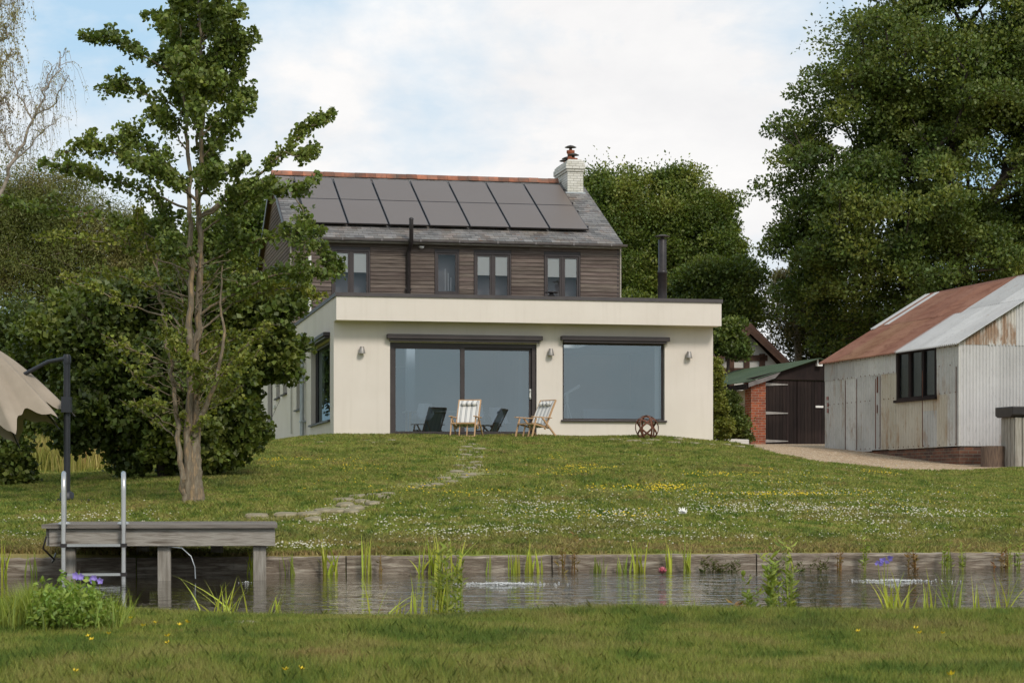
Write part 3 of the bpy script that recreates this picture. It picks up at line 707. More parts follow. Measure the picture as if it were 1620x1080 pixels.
# chimney
vf = V1 + 4.18; zb_ = hz(908, 310, vf) - .5; ztc = hz(908, 254, vf); zc1 = hz(908, 267, vf)
vbk = vf + 1.75
m = MB(); m.box(chu0, chu1, vf, vbk, zb_, zc1 - .09); m.box(chu0 - .03, chu1 + .03, vf - .03, vbk + .03, zc1 - .088, zc1 - .012); m.box(chu0 - .06, chu1 + .06, vf - .06, vbk + .06, zc1 - .01, zc1 + .15)
m.box(chu0 - .03, chu1 + .03, vf - .03, vbk + .03, zc1 + .152, zc1 + .23)
m.prism([(chu0 - .03, vf - .03, zc1 + .232), (chu1 + .03, vf - .03, zc1 + .232), (chu1 - .05, vf + .08, ztc + .05), (chu0 + .05, vf + .08, ztc + .05)], (0, .01, 0))
m.box(chu0 + .02, chu1 - .02, vf + .02, vbk - .02, zc1 + .232, ztc + .02)
ch = m.build('chimney', M['whitebrick'], house)
m = MB(); m.prism([(chu0 - .07, vf - .04, zb_ + .2), (chu1 + .07, vf - .04, zb_ + .2), (chu1 + .07, vf - .04, zb_ + .62), (chu0 - .07, vf - .04, zb_ + .62)], (0, .037, 0)); m.build('flashing', M['galv_pipe'], ch)
uc = (chu0 + chu1) / 2
for vv, hp, rr in ((vf + .3, .03, .13), (vf + .68, .34, .12), (vf + 1.1, .04, .12), (vf + 1.48, .02, .12)):
    m = MB(); m.lathe((uc, vv, ztc + .021), [(rr * .95, 0), (rr * .85, hp * .4), (rr * .85, hp * .8 + .02), (rr * 1.1, hp * .85 + .03), (rr * 1.1, hp + .06)], 16); pt_ = m.build('chimney_pot', M['pot'], ch)
    m = MB(); zt0 = ztc + .021 + hp + .061
    m.lathe((uc, vv, zt0), [(.05, 0), (.05, .09), (.19, .095), (.19, .105), (.10, .15), (.03, .17)], 16); m.build('cowl', M['cowl'], pt_)
# flue on the extension roof
u_ = hu(1048, 4.0); zb2 = zrf + .002; zt2 = hz(1048, 378, 4.0)
m = MB(); m.lathe((u_, 4.0, zb2), [(.2, 0), (.2, .25), (.155, .42), (.125, .5), (.125, 1.45), (.135, 1.46), (.135, 1.53), (.115, 1.54), (.115, zt2 - zb2 - .02), (.09, zt2 - zb2)], 18)
fl = m.build('stove_flue', M['blackmetal'], house)
m = MB(); m.lathe((u_, 4.0, zt2), [(.05, 0), (.05, .05), (.205, .055), (.205, .07), (.08, .11)], 18); m.build('cowl', M['cowl'], fl)
u_ = hu(872.5, 7.0); zt2 = hz(872.5, 462, 7.0); m = MB(); m.lathe((u_, 7.0, zb2), [(.13, 0), (.1, .15), (.085, zt2 - zb2 - .12), (.11, zt2 - zb2 - .10), (.06, zt2 - zb2 - .06), (.06, zt2 - zb2 - .03), (.19, zt2 - zb2 - .02), (.19, zt2 - zb2), (.05, zt2 - zb2 + .03)], 16)
m.build('roof_vent', M['blackmetal'], house)
# thin cable down the side wall
m = MB(); m.tube([(-.02, sv(444.5), szz(444.5, 631)), (-.5, sv(456), szz(458, 662)), (-.9, sv(470), szz(470.5, 700))], .006, 5); m.build('washing_line', M['blackmetal'], house)
m = MB(); m.box(-.05, -.003, sv(436.5), sv(434), szz(435, 646), szz(435, 641)); m.build('bell_box', M['white_paint'], house)

# ================================================================== BARN
bA = P(1518, 710, 49.3); bB = P(1307, 712, 56.5)
wdir = Vector((bB.x - bA.x, bB.y - bA.y, 0)); BL = wdir.length; wdir.normalize(); AB = math.atan2(-wdir.x, wdir.y)
ZG = 1.45
barn = empty('barn', (bA.x, bA.y, ZG), AB, 'corrugated iron barn with rusted red roof and patched grey metal walls', 'barn')
cb_, sb_ = math.cos(AB), math.sin(AB)
def bv(px, u=0):
    k = (px - 810) / F; return (bA.x + u * cb_ - k * (bA.y + u * sb_)) / (sb_ + k * cb_)
def bz(px, py, v): return EYE + (HOR - py) / F * (bA.y + v * cb_) - ZG
def bu(px, v=0):
    k = (px - 810) / F; return (k * (bA.y + v * cb_) - bA.x + v * sb_) / (cb_ - k * sb_)
ze = EYE + 213 / F * 56.5 - ZG; HW = 2.96; zrb = EYE + 317 / F * 57.3 - ZG; zs = 1.86 - ZG
print('barn', BL, 'eave', ze, 'ridge', zrb)
def corr(name, mt, par, org, ax, up, wid, hgt, pitch=.10, amp=.026, nrm=None, prof=None, thick=False):
    """one corrugated sheet: org corner, ax along the waves, up along the ribs. prof(t)-> (lo,hi) along up"""
    org = Vector(org); ax = Vector(ax).normalized(); up = Vector(up).normalized(); nrm = ax.cross(up) if nrm is None else Vector(nrm)
    n = max(4, int(wid / pitch * 8)); T = np.linspace(0, wid, n + 1)
    dz = amp * np.sin(2 * PI * T / pitch)
    lo = np.zeros(n + 1); hi = np.full(n + 1, hgt)
    if prof: lh = [prof(t) for t in T]; lo = np.array([q[0] for q in lh]); hi = np.array([q[1] for q in lh])
    o_ = np.array(org); A_ = np.array(ax); U_ = np.array(up); N_ = np.array(nrm)
    base = o_ + T[:, None] * A_ + dz[:, None] * N_
    V = np.concatenate([base + lo[:, None] * U_, base + hi[:, None] * U_]); i = np.arange(n)
    return V, np.stack([i, i + 1, i + n + 2, i + n + 1], 1)
class Sheets:
    def __init__(s): s.V = []; s.Fq = []; s.n = 0
    def add(s, *a, **k):
        V, f = corr(None, None, None, *a, **k); s.V.append(V); s.Fq.append(f + s.n); s.n += len(V); return s
    def build(s, name, mt, par): return raw_mesh(name, np.concatenate(s.V), np.concatenate(s.Fq), mt, par, smooth=True)
# long wall sheets (outer face looks to -x). axis along +y, nrm -x
def lw(S, v0, v1, z0, z1, off=0, **k): S.add((-.02 - off, v1, z0), (0, -1, 0), (0, 0, 1), v1 - v0, z1 - z0, nrm=(-1, 0, 0), pitch=.135, amp=.03, **k)
wv0, wv1 = bv(1484), bv(1421); wz1_, wz0_ = bz(1450, 551, 2.1), bz(1450, 631.5, 2.1)
S1, S2, S3, S4, S5, S6 = [Sheets() for _ in range(6)]
jag = random.Random(5)
xs_ = [BL, 6.78, 6.12, 5.45, 4.62, 4.05, 3.62, wv1]
for i in range(len(xs_) - 1):
    a, b = xs_[i + 1] - .03, xs_[i]
    zt_b = [2.62, 2.60, 2.55, 2.50, 2.45, 2.42, 2.42][i] * .5 + .55 - .0
    tgt = (S1, S1, S1, S1, S1, S2, S2)[i]
    lw(tgt, a, b, zs + jag.uniform(-.03, .0), ze - .50 + jag.uniform(-.02, .02), off=.003 * (i % 3), )
for a, b in ((wv1, 3.75), (3.72, 4.7), (4.66, 5.6), (5.55, 6.6), (6.55, BL)): lw(S1, a, b, ze - .52, ze - .01, off=.011)
# below and above the window, right of it
for i, (a, b) in enumerate(((wv0, 1.75), (1.72, 2.45), (2.42, wv1))): lw((S4, S3, S6)[i], a, b, zs - .01, wz0_ - .005, off=.004 * i)
lw(S1, wv0, wv1, wz1_ + .005, ze - .01)
lw(S1, .0, wv0, zs + 1.2, ze - .3, off=.0); lw(S1, .0, wv0, ze - .33, ze - .01, off=.006); lw(S5, .5, wv0, zs, zs + 1.22, off=-.004); lw(S1, 0, .53, zs, zs + 1.21, off=.001)
lw(S1, 1.1, 1.75, zs, zs + .85, off=.012)
S1.build('wall_sheet', M['galv'], barn); S2.build('yellowed_wall_sheet', M['galv_b'], barn); S3.build('stained_wall_sheet', M['galv_b'], barn); S4.build('yellowed_wall_sheet', M['galv_b'], barn); S5.build('yellowed_wall_sheet', M['galv_b'], barn); S6.build('yellowed_wall_sheet', M['galv_b'], barn)
m = MB(); wall(m, 'y', .0, BL, zs - .0, ze - .05, .012, .06, [(wv0, wv1, wz0_, wz1_)]); m.build('wall_lining', M['darkboard'], barn)
# rust streak seam, red marks
m = MB()
vr_ = bv(1388)
m.box(-.045, -.034, vr_ - .05, vr_ + .03, zs + .02, ze - .6)
m.box(-.045, -.034, vr_ - .12, vr_ - .052, ze - .95, ze - .56); m.box(-.045, -.034, vr_ - .09, vr_ - .052, zs + .9, zs + 1.1)
m.build('rusty_seam', M['rust_steel'], barn)
m = MB(); 
for k, (dz_, h_) in enumerate(((0, .09), (-.17, .1), (-.33, .11))): m.box(-.044, -.033, BL - .22, BL - .14 + .02 * (k == 0), ze - 1.0 + dz_, ze - 1.0 + dz_ + h_)
m.build('red_paint_mark', flat('red_paint', (.25, .035, .02)), barn)
# window
m = MB(); frm(m, 'y', wv0, wv1, wz0_, wz1_, -.05, .05, .085)
sp = (wv1 - wv0) / 3
for k in (1, 2): m.box(-.045, .045, wv0 + sp * k - .06, wv0 + sp * k + .06, wz0_ + .07, wz1_ - .086)
bw = m.build('window', M['darkboard'], barn)
m = MB(); m.box(-.11, -.052, wv0 - .05, wv1 + .05, wz0_ - .04, wz0_ + .02); m.build('sill', M['darkboard'], bw)
for k in range(3):
    a = wv0 + sp * k + .07; b = wv0 + sp * (k + 1) - .07
    m = MB(); m.quad((0, b, wz0_ + .08), (0, a, wz0_ + .08), (0, a, wz1_ - .09), (0, b, wz1_ - .09)); m.build('pane', M['glass_old'], bw)
    m = MB(); m.box(.10, .11, a - .1, b + .1, wz0_ + .05, wz1_ - .05); m.build('sacking', mat('grey_sacking', (.10, .09, .085), (.045, .04, .038), 3, .95, stretch=(1, 4, .5)), bw)
m = MB(); rf_ = random.Random(8)
for z_ in (zs + .04, zs + 1.22, ze - .5, ze - .08):
    for k in range(int(BL / .27)):
        y_ = .08 + k * .27
        if wv0 - .06 < y_ < wv1 + .06 and wz0_ - .05 < z_ < wz1_ + .05: continue
        if rf_.random() < .15: continue
        m.box(-.066, -.054, y_ - .011, y_ + .011, z_ - .011, z_ + .011)
for y_ in (.06, 1.76, 4.08, 5.47, 6.14): m.box(-.062, -.050, y_ - .007, y_ + .007, zs + .02, ze - .55)
fx_ = m.build('sheet_fixings', M['rust_steel'], barn); fx_['kind'] = 'stuff'
# gable front
GWD = 2 * HW
slb = (zrb - ze) / HW
gx = lambda t: ze + slb * (t if t < HW else GWD - t)
Sg, Sh = Sheets(), Sheets()
zj = bz(1518, 544.7, 0) ; 
def sheet_g(S, a, b, z0, top=None, off=0, **k): S.add((a, -.02 - off, z0), (1, 0, 0), (0, 0, 1), b - a, 1, nrm=(0, -1, 0), prof=(lambda t: (0, (top if top is not None else gx(a + t) - .02) - z0)), pitch=.082, amp=.015, **k)
for a, b in ((0, .95), (.92, 1.85), (1.82, 2.8), (2.77, 3.7), (3.67, 4.8), (4.78, GWD)): sheet_g(Sg, a, b, zs, zj + .03, off=.002 * (int(a * 3) % 3))
for a, b in ((0, .72), (.70, 1.42)): sheet_g(Sh, a, b, zj, None, off=.008)
for a, b in ((1.40, 2.2), (2.18, 3.0), (2.98, 4.2), (4.18, GWD)): sheet_g(Sg, a, b, zj, None, off=.010)
Sg.build('gable_sheet', M['galv_light'], barn); Sh.build('rusty_gable_sheet', M['galv_rusty'], barn)
m = MB(); m.prism([(0, -.005, zs), (GWD, -.005, zs), (GWD, -.005, ze - .03), (HW, -.005, zrb - .03), (0, -.005, ze - .03)], (0, .04, 0)); m.prism([(0, BL - .04, zs), (GWD, BL - .04, zs), (GWD, BL - .04, ze - .03), (HW, BL - .04, zrb - .03), (0, BL - .04, ze - .03)], (0, .04, 0)); m.box(GWD - .05, GWD, .04, BL - .05, zs, ze - .06)
m.build('frame', M['darkboard'], barn)
m = MB(); m.box(-.045, -.0, -.047, -.003, zs, ze - .02); m.build('corner_flashing', M['galv'], barn)
# roof
ov = .16
rn = Vector((-slb, 0, 1)).normalized(); rup = Vector((1, 0, slb)).normalized(); RLn = HW * math.hypot(1, slb) + ov
def rs(S, v0, v1, s0, s1, off, side=0, **k):
    if side == 0: o_ = Vector((-ov * rup.x, v0, ze - ov * rup.z)) + rup * s0 + rn * (.03 + off); S.add(o_, (0, 1, 0), rup, v1 - v0, s1 - s0, nrm=rn, **k)
    else:
        r2 = Vector((-rup.x, 0, rup.z)); n2 = Vector((-rn.x, 0, rn.z)); o_ = Vector((GWD + ov * rup.x, v0, ze - ov * rup.z)) + r2 * s0 + n2 * (.03 + off); S.add(o_, (0, 1, 0), r2, v1 - v0, s1 - s0, nrm=n2, **k)
gb = bv(1424)
Sr, Sl = Sheets(), Sheets()
for v0, v1, s0, s1, o_ in ((gb - .04, 4.1, 0, 1.95, .002), (4.06, 5.2, 0, 1.95, 0), (5.15, 6.4, 0, 1.95, .004), (6.35, BL + .15, 0, 1.95, .001), (gb - .35, 4.3, 1.85, RLn, .010), (4.25, 5.6, 1.85, RLn, .012), (5.5, 6.7, 1.85, RLn, .009), (6.6, BL + .15, 1.85, RLn, .011)): rs(Sr, v0, v1, s0, s1, o_)
rs(Sr, -.2, BL + .15, 0, RLn, 0, side=1)
for v0, v1, s0, s1, o_ in ((-.2, .75, 0, 2.1, .006), (.7, 1.7, 0, 2.1, .003), (1.65, gb, 0, 2.1, .006), (-.2, 1.1, 2.0, RLn, .016), (1.05, gb - .32, 2.0, RLn, .014)): rs(Sl, v0, v1, s0, s1, o_)
Sq = Sheets(); rs(Sq, BL - .06, BL + .17, 1.75, RLn - .02, .030); Sq.build('patched_roof_sheet', M['galv_roof'], barn); Sq = Sheets(); rs(Sq, BL - .62, BL - .36, 1.9, RLn - .02, .026); Sq.build('patched_roof_sheet', M['galv_roof'], barn); 
Sr.build('rusted_roof_sheet', M['rust'], barn); Sl.build('galvanised_roof_sheet', M['galv_roof'], barn)
m = MB(); rr_ = random.Random(2)
for k in range(6):
    v0 = -.15 + k * 1.28; m.prism([(HW - .2, v0, zrb - .2 * slb + .055), (HW, v0, zrb + .075), (HW + .2, v0, zrb - .2 * slb + .055), (HW + .2, v0, zrb - .2 * slb + .045), (HW, v0, zrb + .062), (HW - .2, v0, zrb - .2 * slb + .045)], (0, 1.3, 0))
m.build('ridge_flashing', M['rust_steel'], barn)
m = MB(); m.box(.0, GWD, .0, .1, -.35, zs - .02); m.box(.0, .1, .1, BL, -.35, zs - .03); m.build('brick_plinth', M['oldbrick'], barn)

# log round and slatted bin beside the barn
g1 = Vector(G(1573, 728)[0]); u_ = 0
lg = P(1572, 728, 48.3); zg = float(zt(lg.x, lg.y)); r_ = 20.5 / F * 48.3; hh = 34 / F * 48.3
m = MB(); prof = [(r_ * 1.02, 0), (r_ * .98, .06), (r_ * .97, hh * .5), (r_ * .98, hh - .03), (r_ * .96, hh)]
m.lathe((lg.x, lg.y, zg), prof, 26); lo_ = m.build('log_round', M['log']); tag(lo_, 'upright sawn log round standing on the gravel against the barn', 'log')
bb = P(1578, 728, 47.7); zg = float(zt(bb.x, bb.y))
bin_ = empty('storage_bin', (bb.x + .36, bb.y, zg), AB, 'weathered slatted timber bin with a black lid beside the barn', 'bin')
m = MB()
for k in range(10):
    j = rr_.uniform(-.004, .004); m.box(.06 + k * .145, .06 + k * .145 + .125, -.02 + j, .0, .02, 1.12)
m.box(.02, .06, -.025, .6, .0, 1.12)
for k in range(4): m.box(.0, .018, .02 + k * .145, .02 + k * .145 + .125, .02, 1.12)
m.build('slats', M['post_timber'], bin_)
m = MB(); m.box(.065, 1.5, .005, .6, .05, 1.1); m.build('lining', M['darkboard'], bin_)
m = MB(); m.prism([(-.08, -.09, 1.36), (-.08, .72, 1.36), (-.08, .72, 1.17), (-.08, .62, 1.125), (-.08, .02, 1.125), (-.08, -.09, 1.17)], (1.7, 0, 0)); m.build('lid', M['blackmetal'], bin_, bevel=.02)

# ================================================================== GARAGE
gA = P(1188, 707, 67.0); AG = R(17); zgg = EYE + 78 / F * 67 - .25
gar = empty('garage', (gA.x, gA.y, zgg), AG, 'low garage with tarred double doors, red brick pier and green sheet roof', 'garage')
cg, sg = math.cos(AG), math.sin(AG)
def gu(px, v=0):
    k = (px - 810) / F; return (k * (gA.y + v * cg) - gA.x + v * sg) / (cg - k * sg)
def gz_(px, py, v=0): return EYE + (HOR - py) / F * (gA.y + gu(px, v) * sg + v * cg) - zgg
gw = gu(1312); pier = gu(1211)
m = MB(); m.box(0, pier, -.02, .45, 0, gz_(1200, 601)); m.build('brick_pier', M['brick'], gar)
zsill = gz_(1260, 706); zdt = gz_(1260, 601)
for k in range(2):
    m = MB(); a0 = pier + .02 + k * (gw - pier) / 2; a1 = a0 + (gw - pier) / 2 - .02; n = 9; st = (a1 - a0) / n
    for i in range(n): m.box(a0 + i * st + .004, a0 + (i + 1) * st - .004, .06 + rr_.uniform(-.004, .004), .09, zsill, zdt - .01)
    m.box(a0, a1, .0905, .12, zsill, zdt - .012)
    d = m.build('door', M['darkboard'], gar)
    if k == 0:
        for zz in (.07, .5, .92):
            z_ = zsill + (zdt - zsill) * (1 - zz) ; m = MB(); m.prism([(a0 - .06, .03, z_ - .045), (a0 + .05, .03, z_ - .045), (a0 + .75, .03, z_ - .012), (a0 + .75, .03, z_ + .012), (a0 + .05, .03, z_ + .045), (a0 - .06, .03, z_ + .045)], (0, .02, 0)); m.build('hinge', M['lamp'], d)
    else:
        m = MB(); z_ = gz_(1295, 643); a = gu(1291); m.box(a, a + .26, .025, .05, z_ - .03, z_ + .03); m.build('latch', M['white_paint'], d)
gup = gz_(1290, 569, -.15)
ztl = gz_(1183, 604, -.15)
sg_ = (gup - ztl) / (gu(1290, -.15) - gu(1183, -.15))
ge = gu(1183, -.15); gpk = gu(1290, -.15) + .15
def gro(u): return ztl + (u - ge) * sg_
m = MB(); zt1 = zdt + .01
m.prism([(pier - .6, .0, zt1), (gw + .3, .0, zt1), (gw + .3, .0, gro(gpk) - .1), (gpk, .0, gro(gpk) - .1), (pier - .6, .0, max(gro(pier - .6) - .1, zt1 + .01))], (0, .1, 0)); m.build('gable_boards', M['darkboard'], gar)
m = MB(); hb_ = gz_(1190, 604)
m.box(.02, .22, .46, 6, 0, hb_ * .35); 
bl = MB()
for r_i in range(9):
    z0 = r_i * .225
    if z0 > gro(0) - .35: break
    y = .455 - (r_i % 2) * .225
    while y < 6:
        a, b = max(y, .452), min(y + .44, 6); y += .45
        if b - a < .05: continue
        if z0 > 1.0 and 1.5 < (a + b) / 2 < 3.0: continue
        bl.box(-.01, .2, a, b - .01, z0, z0 + .215)
bl.build('block_wall', M['block'], gar)
m = MB(); frm(m, 'y', 1.5, 3.0, 1.1, gro(0) - .4, .0, .08, .06); m.box(.0, .08, 2.22, 2.28, 1.15, gro(0) - .46); m.box(0, .08, 1.56, 2.94, 1.45, 1.49); gw_ = m.build('window', M['white_paint'], gar)
m = MB(); m.quad((.04, 3, 1.1), (.04, 1.5, 1.1), (.04, 1.5, gro(0) - .4), (.04, 3, gro(0) - .4)); m.build('pane', M['glass_old'], gw_)
m = MB(); m.box(.25, gw + .3, 6, 6.1, 0, gro(0)); m.box(.22, gw, .5, 5.9, 0.0, .02); m.box(.21, .24, .5, 5.99, 0, gro(0) - .3); m.build('inner_wall', M['darkboard'], gar)
m = MB(); m.box(-.2, -.12, -.1, 6.1, gro(-.15) - .22, gro(-.15) - .06); m.build('fascia_board', M['darkboard'], gar)
Sx = Sheets(); up_ = Vector((1, 0, sg_)).normalized(); L_ = (gpk - ge) * math.hypot(1, sg_)
for i in range(7): Sx.add((ge, -.2 + i * .93, ztl + .003 * (i % 2)), (0, 1, 0), up_, .97, L_, nrm=(-up_.z, 0, up_.x), amp=.014, pitch=.1)
r2 = Vector((1, 0, -sg_)).normalized(); Sx.add((gpk, -.2, gro(gpk)), (0, 1, 0), r2, 6.5, 3.0, nrm=(-r2.z, 0, r2.x), amp=.014, pitch=.1)
Sx.build('roof', M['greenroof'], gar)
m = MB(); m.prism([(ge + .02, -.17, ztl - .16), (ge + .9, -.17, gro(ge + .9) - .16), (ge + 1.1, -.17, gro(ge + 1.1) - .02), (ge + .02, -.17, ztl - .02)], (0, .03, 0)); m.build('barge_offcut', M['gutter'], gar)
m = MB(); z_ = gz_(1292, 577, -.1); a = gu(1290); m.box(a, a + .17, -.16, -.02, z_ - .04, z_ + .05); m.box(a + .05, a + .1, -.02, .0, z_ - .02, z_ + .2); m.build('floodlight', M['white_paint'], gar)
m = MB(); m.box(pier, gw + .5, -.2, .4, zsill - .3, zsill - .04); m.build('threshold', M['block'], gar)
# low white block wall beside the extension
a = P(1143, 700, 60); b = P(1184, 705, 60.5); za = EYE + 92 / F * 60
m = MB(); m.prism([(a.x - .3, a.y, za - .9), (b.x, b.y, za - .9), (b.x, b.y, za - .02), (a.x - .3, a.y, za)], (.04, .22, 0)); tag(m.build('garden_wall', M['gravel_wall'], bevel=.01), 'low white rendered wall between the extension and the brick pier', 'garden wall')

# ================================================================== TIMBERED HOUSE BEHIND
d = 76; k_ = d / F
th = empty('timbered_house', (P(1181, 700, d).x, d, 2.15), R(8), 'white gabled house with brown timber framing behind the green garage roof', 'house')
zl = lambda py: EYE + (HOR - py - 5) * k_ - 2.15
hwid = 56 * k_
m = MB(); ez = zl(577); pz = zl(520)
m.prism([(-hwid, 0, 0), (hwid, 0, 0), (hwid, 0, ez), (0, 0, pz), (-hwid, 0, ez)], (0, 9, 0)); m.build('wall', M['plaster'], th)
m = MB()
for (x0, z0, x1, z1) in ((-hwid, ez - .1, hwid, ez - .1), (-hwid, ez - 1.4, hwid, ez - 1.4), (0, ez - 2, 0, pz - .3), (hwid * .45, ez - 2, hwid * .45, ez + .5), (-hwid * .45, ez - 2, -hwid * .45, ez + .5), (-hwid * .6, ez + .35, hwid * .6, ez + .35), (hwid * .75, ez - 2, hwid * .75, ez)): m.bar((x0, -.03, z0), (x1, -.03, z1), .06, .2, up=(0, 0, 1) if x0 != x1 else (1, 0, 0))
m.build('timber_frame', M['timber_br'], th)
m = MB()
for s in (-1, 1):
    dx_ = s * (hwid + .55); dz_ = ez - .28; nx = Vector((dx_, 0, dz_ - pz)).normalized(); up2 = Vector((-nx.z * s, 0, nx.x * s)) if s > 0 else Vector((nx.z, 0, -nx.x)) * 1
    up2 = Vector((abs(up2.x) * s, 0, abs(up2.z)))
    m.prism([Vector((0, -.5, pz + .15)), Vector((dx_, -.5, dz_)), Vector((dx_, -.5, dz_ + .14)), Vector((0, -.5, pz + .30))], (0, 10, 0))
rf2 = m.build('roof', M['tile'], th)
m = MB()
for s in (-1, 1): m.prism([(0, -.56, pz - .10), (s * (hwid + .6), -.56, ez - .52), (s * (hwid + .6), -.56, ez - .30), (0, -.56, pz + .14)], (0, .05, 0))
m.build('bargeboard', M['timber_br'], rf2)
# overhead wire
m = MB(); a = P(1090, 484, 80); b = P(1420, 492, 80); m.tube([a.lerp(b, t) + Vector((0, 0, -.25 * 4 * t * (1 - t))) for t in np.linspace(0, 1, 12)], .022, 5); tag(m.build('overhead_wire', M['blackmetal']), 'thin black overhead wire crossing the gap between trees', 'wire')

# ================================================================== POND EDGE, JETTY, LADDER
bang = math.atan(.216); bdir = Vector((1, .216, 0)).normalized(); bnor = Vector((-.216, 1, 0)).normalized()
def bankpt(px): k = (px - 810) / F; x = k * 20.7 / (1 - .216 * k); return Vector((x, 20.7 + .216 * x, 0))
edges = [-420, -110, 215, 545, 869, 1191, 1598, 1990]
for i in range(len(edges) - 1):
    a = bankpt(edges[i]); b = bankpt(edges[i + 1]); L_ = (b - a).length
    m = MB(); n = 26; vs = []; rr_ = random.Random(i + 40)
    tilt = rr_.uniform(-.006, .006)
    for k in range(n + 1):
        x = .006 + (L_ - .012) * k / n; j = lambda s=.004: rr_.uniform(-s, s)
        top = .163 + tilt * (k / n - .5) + j(.003)
        vs += [(x, -.10 + j(), -.25), (x, -.115 + j(.006), .0), (x, -.11 + j(.008), .07 + j(.01)), (x, -.112 + j(.006), top - .02), (x, -.10 + j(.004), top), (x, .10, top + j(.003)), (x, .12, -.25)]
    fs = [(k * 7 + q, (k + 1) * 7 + q, (k + 1) * 7 + (q + 1) % 7, k * 7 + (q + 1) % 7) for k in range(n) for q in range(7)] + [tuple(range(7))[::-1], tuple(range(n * 7, n * 7 + 7))]
    m.add(vs, fs); o = m.build('sleeper', M['sleeper']); o.location = (a.x, a.y, 0); o.rotation_euler = (0, 0, bang)
    tag(o, ['weathered timber sleeper edging the pond, beyond the left of the jetty', 'weathered timber sleeper edging the pond behind the ladder', 'timber sleeper edging the pond behind the jetty posts', 'weathered timber sleeper edging the pond just right of the jetty', 'timber sleeper edging the pond behind the pink water lily', 'timber sleeper edging the pond behind the purple leaved weeds', 'timber sleeper edging the pond at the far right end'][i], 'sleeper', 'timber sleepers edging the pond')
JD = 18.5; jx = lambda px: (px - 810) / F * JD; jz = lambda py: EYE + (HOR - py) / F * JD
jet = empty('jetty', (jx(72), JD, 0), R(6.5), 'silvered timber jetty standing on square posts over the pond', 'jetty')
jw = jx(433) - jx(72); tz = jz(829.5); JL = 2.35
m = MB(); rr_ = random.Random(9)
nb = 15; bw_ = (JL + .04) / nb
for k in range(nb): m.box(-.03 + rr_.uniform(-.006, .006), jw + .02 + rr_.uniform(-.006, .006), -.04 + k * bw_ + .003, -.04 + (k + 1) * bw_ - .003, tz - .03 + rr_.uniform(-.002, .002), tz + rr_.uniform(-.001, .003))
m.build('deck', M['deck'], jet)
m = MB(); m.box(.03, jw, 0, .045, tz - .185, tz - .034); m.build('front_beam', M['grey_timber'], jet, bevel=.004)
m = MB(); m.box(0, .045, .048, JL, tz - .18, tz - .034); m.box(jw - .05, jw - .005, .048, JL, tz - .18, tz - .034); m.box(.05, jw - .052, JL - .05, JL - .005, tz - .18, tz - .034)
for k in (.5, 1.0, 1.5): m.box(k, k + .045, .048, JL - .052, tz - .18, tz - .036)
m.build('side_beam', M['grey_timber'], jet)
for px, y in ((109, .048), (258.5, .048), (409.5, .048), (150, 1.75), (258, 1.75), (375, 1.75)):
    x = (px - 810) / F * (JD + y) - jx(72); m = MB(); vs = []
    hw = .056
    for z in (-.6, -.02, .05, .2, tz - .187 if y < 1 else tz - .182): vs.append(z)
    m.box(x - hw, x + hw, y, y + .11, -.6, vs[-1]); m.build('post', M['post_timber'], jet, bevel=.006)
m = MB(); m.tube([(jx(262) - jx(72), .03, tz - .19), (jx(285) - jx(72), -.02, tz - .2), (jx(300) - jx(72), -.04, tz - .27), (jx(306) - jx(72), -.04, tz - .36), (jx(307) - jx(72), -.04, .02)], .005, 6); ho = m.build('hose', M['galv_pipe']); ho.location = (jx(72), JD + .12, 0); tag(ho, 'thin grey hose hanging from the jetty into the water', 'hose')
m = MB(); m.tube([(jx(74), JD - .02, tz - .1), (jx(70), JD - .05, tz - .2), (jx(78), JD + .2, tz - .3), (jx(55), JD + .7, tz - .34), (jx(30), JD + 1.5, .2)], .008, 6); tag(m.build('cable', M['blackmetal']), 'black cable looping from the left end of the jetty', 'cable')
lad = empty('pond_ladder', (jx(148), JD + .01, 0), R(10.5), 'stainless steel pool ladder hooked over the jetty edge', 'ladder')
lw_ = (jx(194) - jx(101)) / 2; r_ = .020; lt = jz(746)
for s in (-1, 1):
    m = MB(); x = s * lw_; pts = [(x, -.06, -.55), (x, -.06, lt - .16)] + [(x, -.06 + .13 * (1 - math.cos(t)), lt - .16 + .15 * math.sin(t)) for t in np.linspace(.2, PI - .05, 9)] + [(x, .22, lt - .3), (x, .24, tz + .01)]
    m.tube(pts, r_, 12); m.lathe((x, .24, tz + .004), [(.05, 0), (.05, .01), (.03, .02)], 12); m.build('rail', M['steel'], lad)
    m = MB(); m.box(x - .028, x + .028, -.085, .02, tz - .012, tz + .012) if False else m.box(x - .03, x + .03, -.035, .10, tz - .0, tz + .008); m.build('bracket', M['steel'], lad)
for py in (862, 908, 955):
    z = jz(py); m = MB(); m.box(-lw_ + .028, lw_ - .028, -.10, -.02, z - .01, z + .012); m.build('rung', M['steel'], lad)
    for s in (-1, 1): m = MB(); m.box(s * lw_ - .028, s * lw_ + .028, -.105, -.015, z - .016, z + .016); m.build('rung_cap', M['blackmetal'], lad)

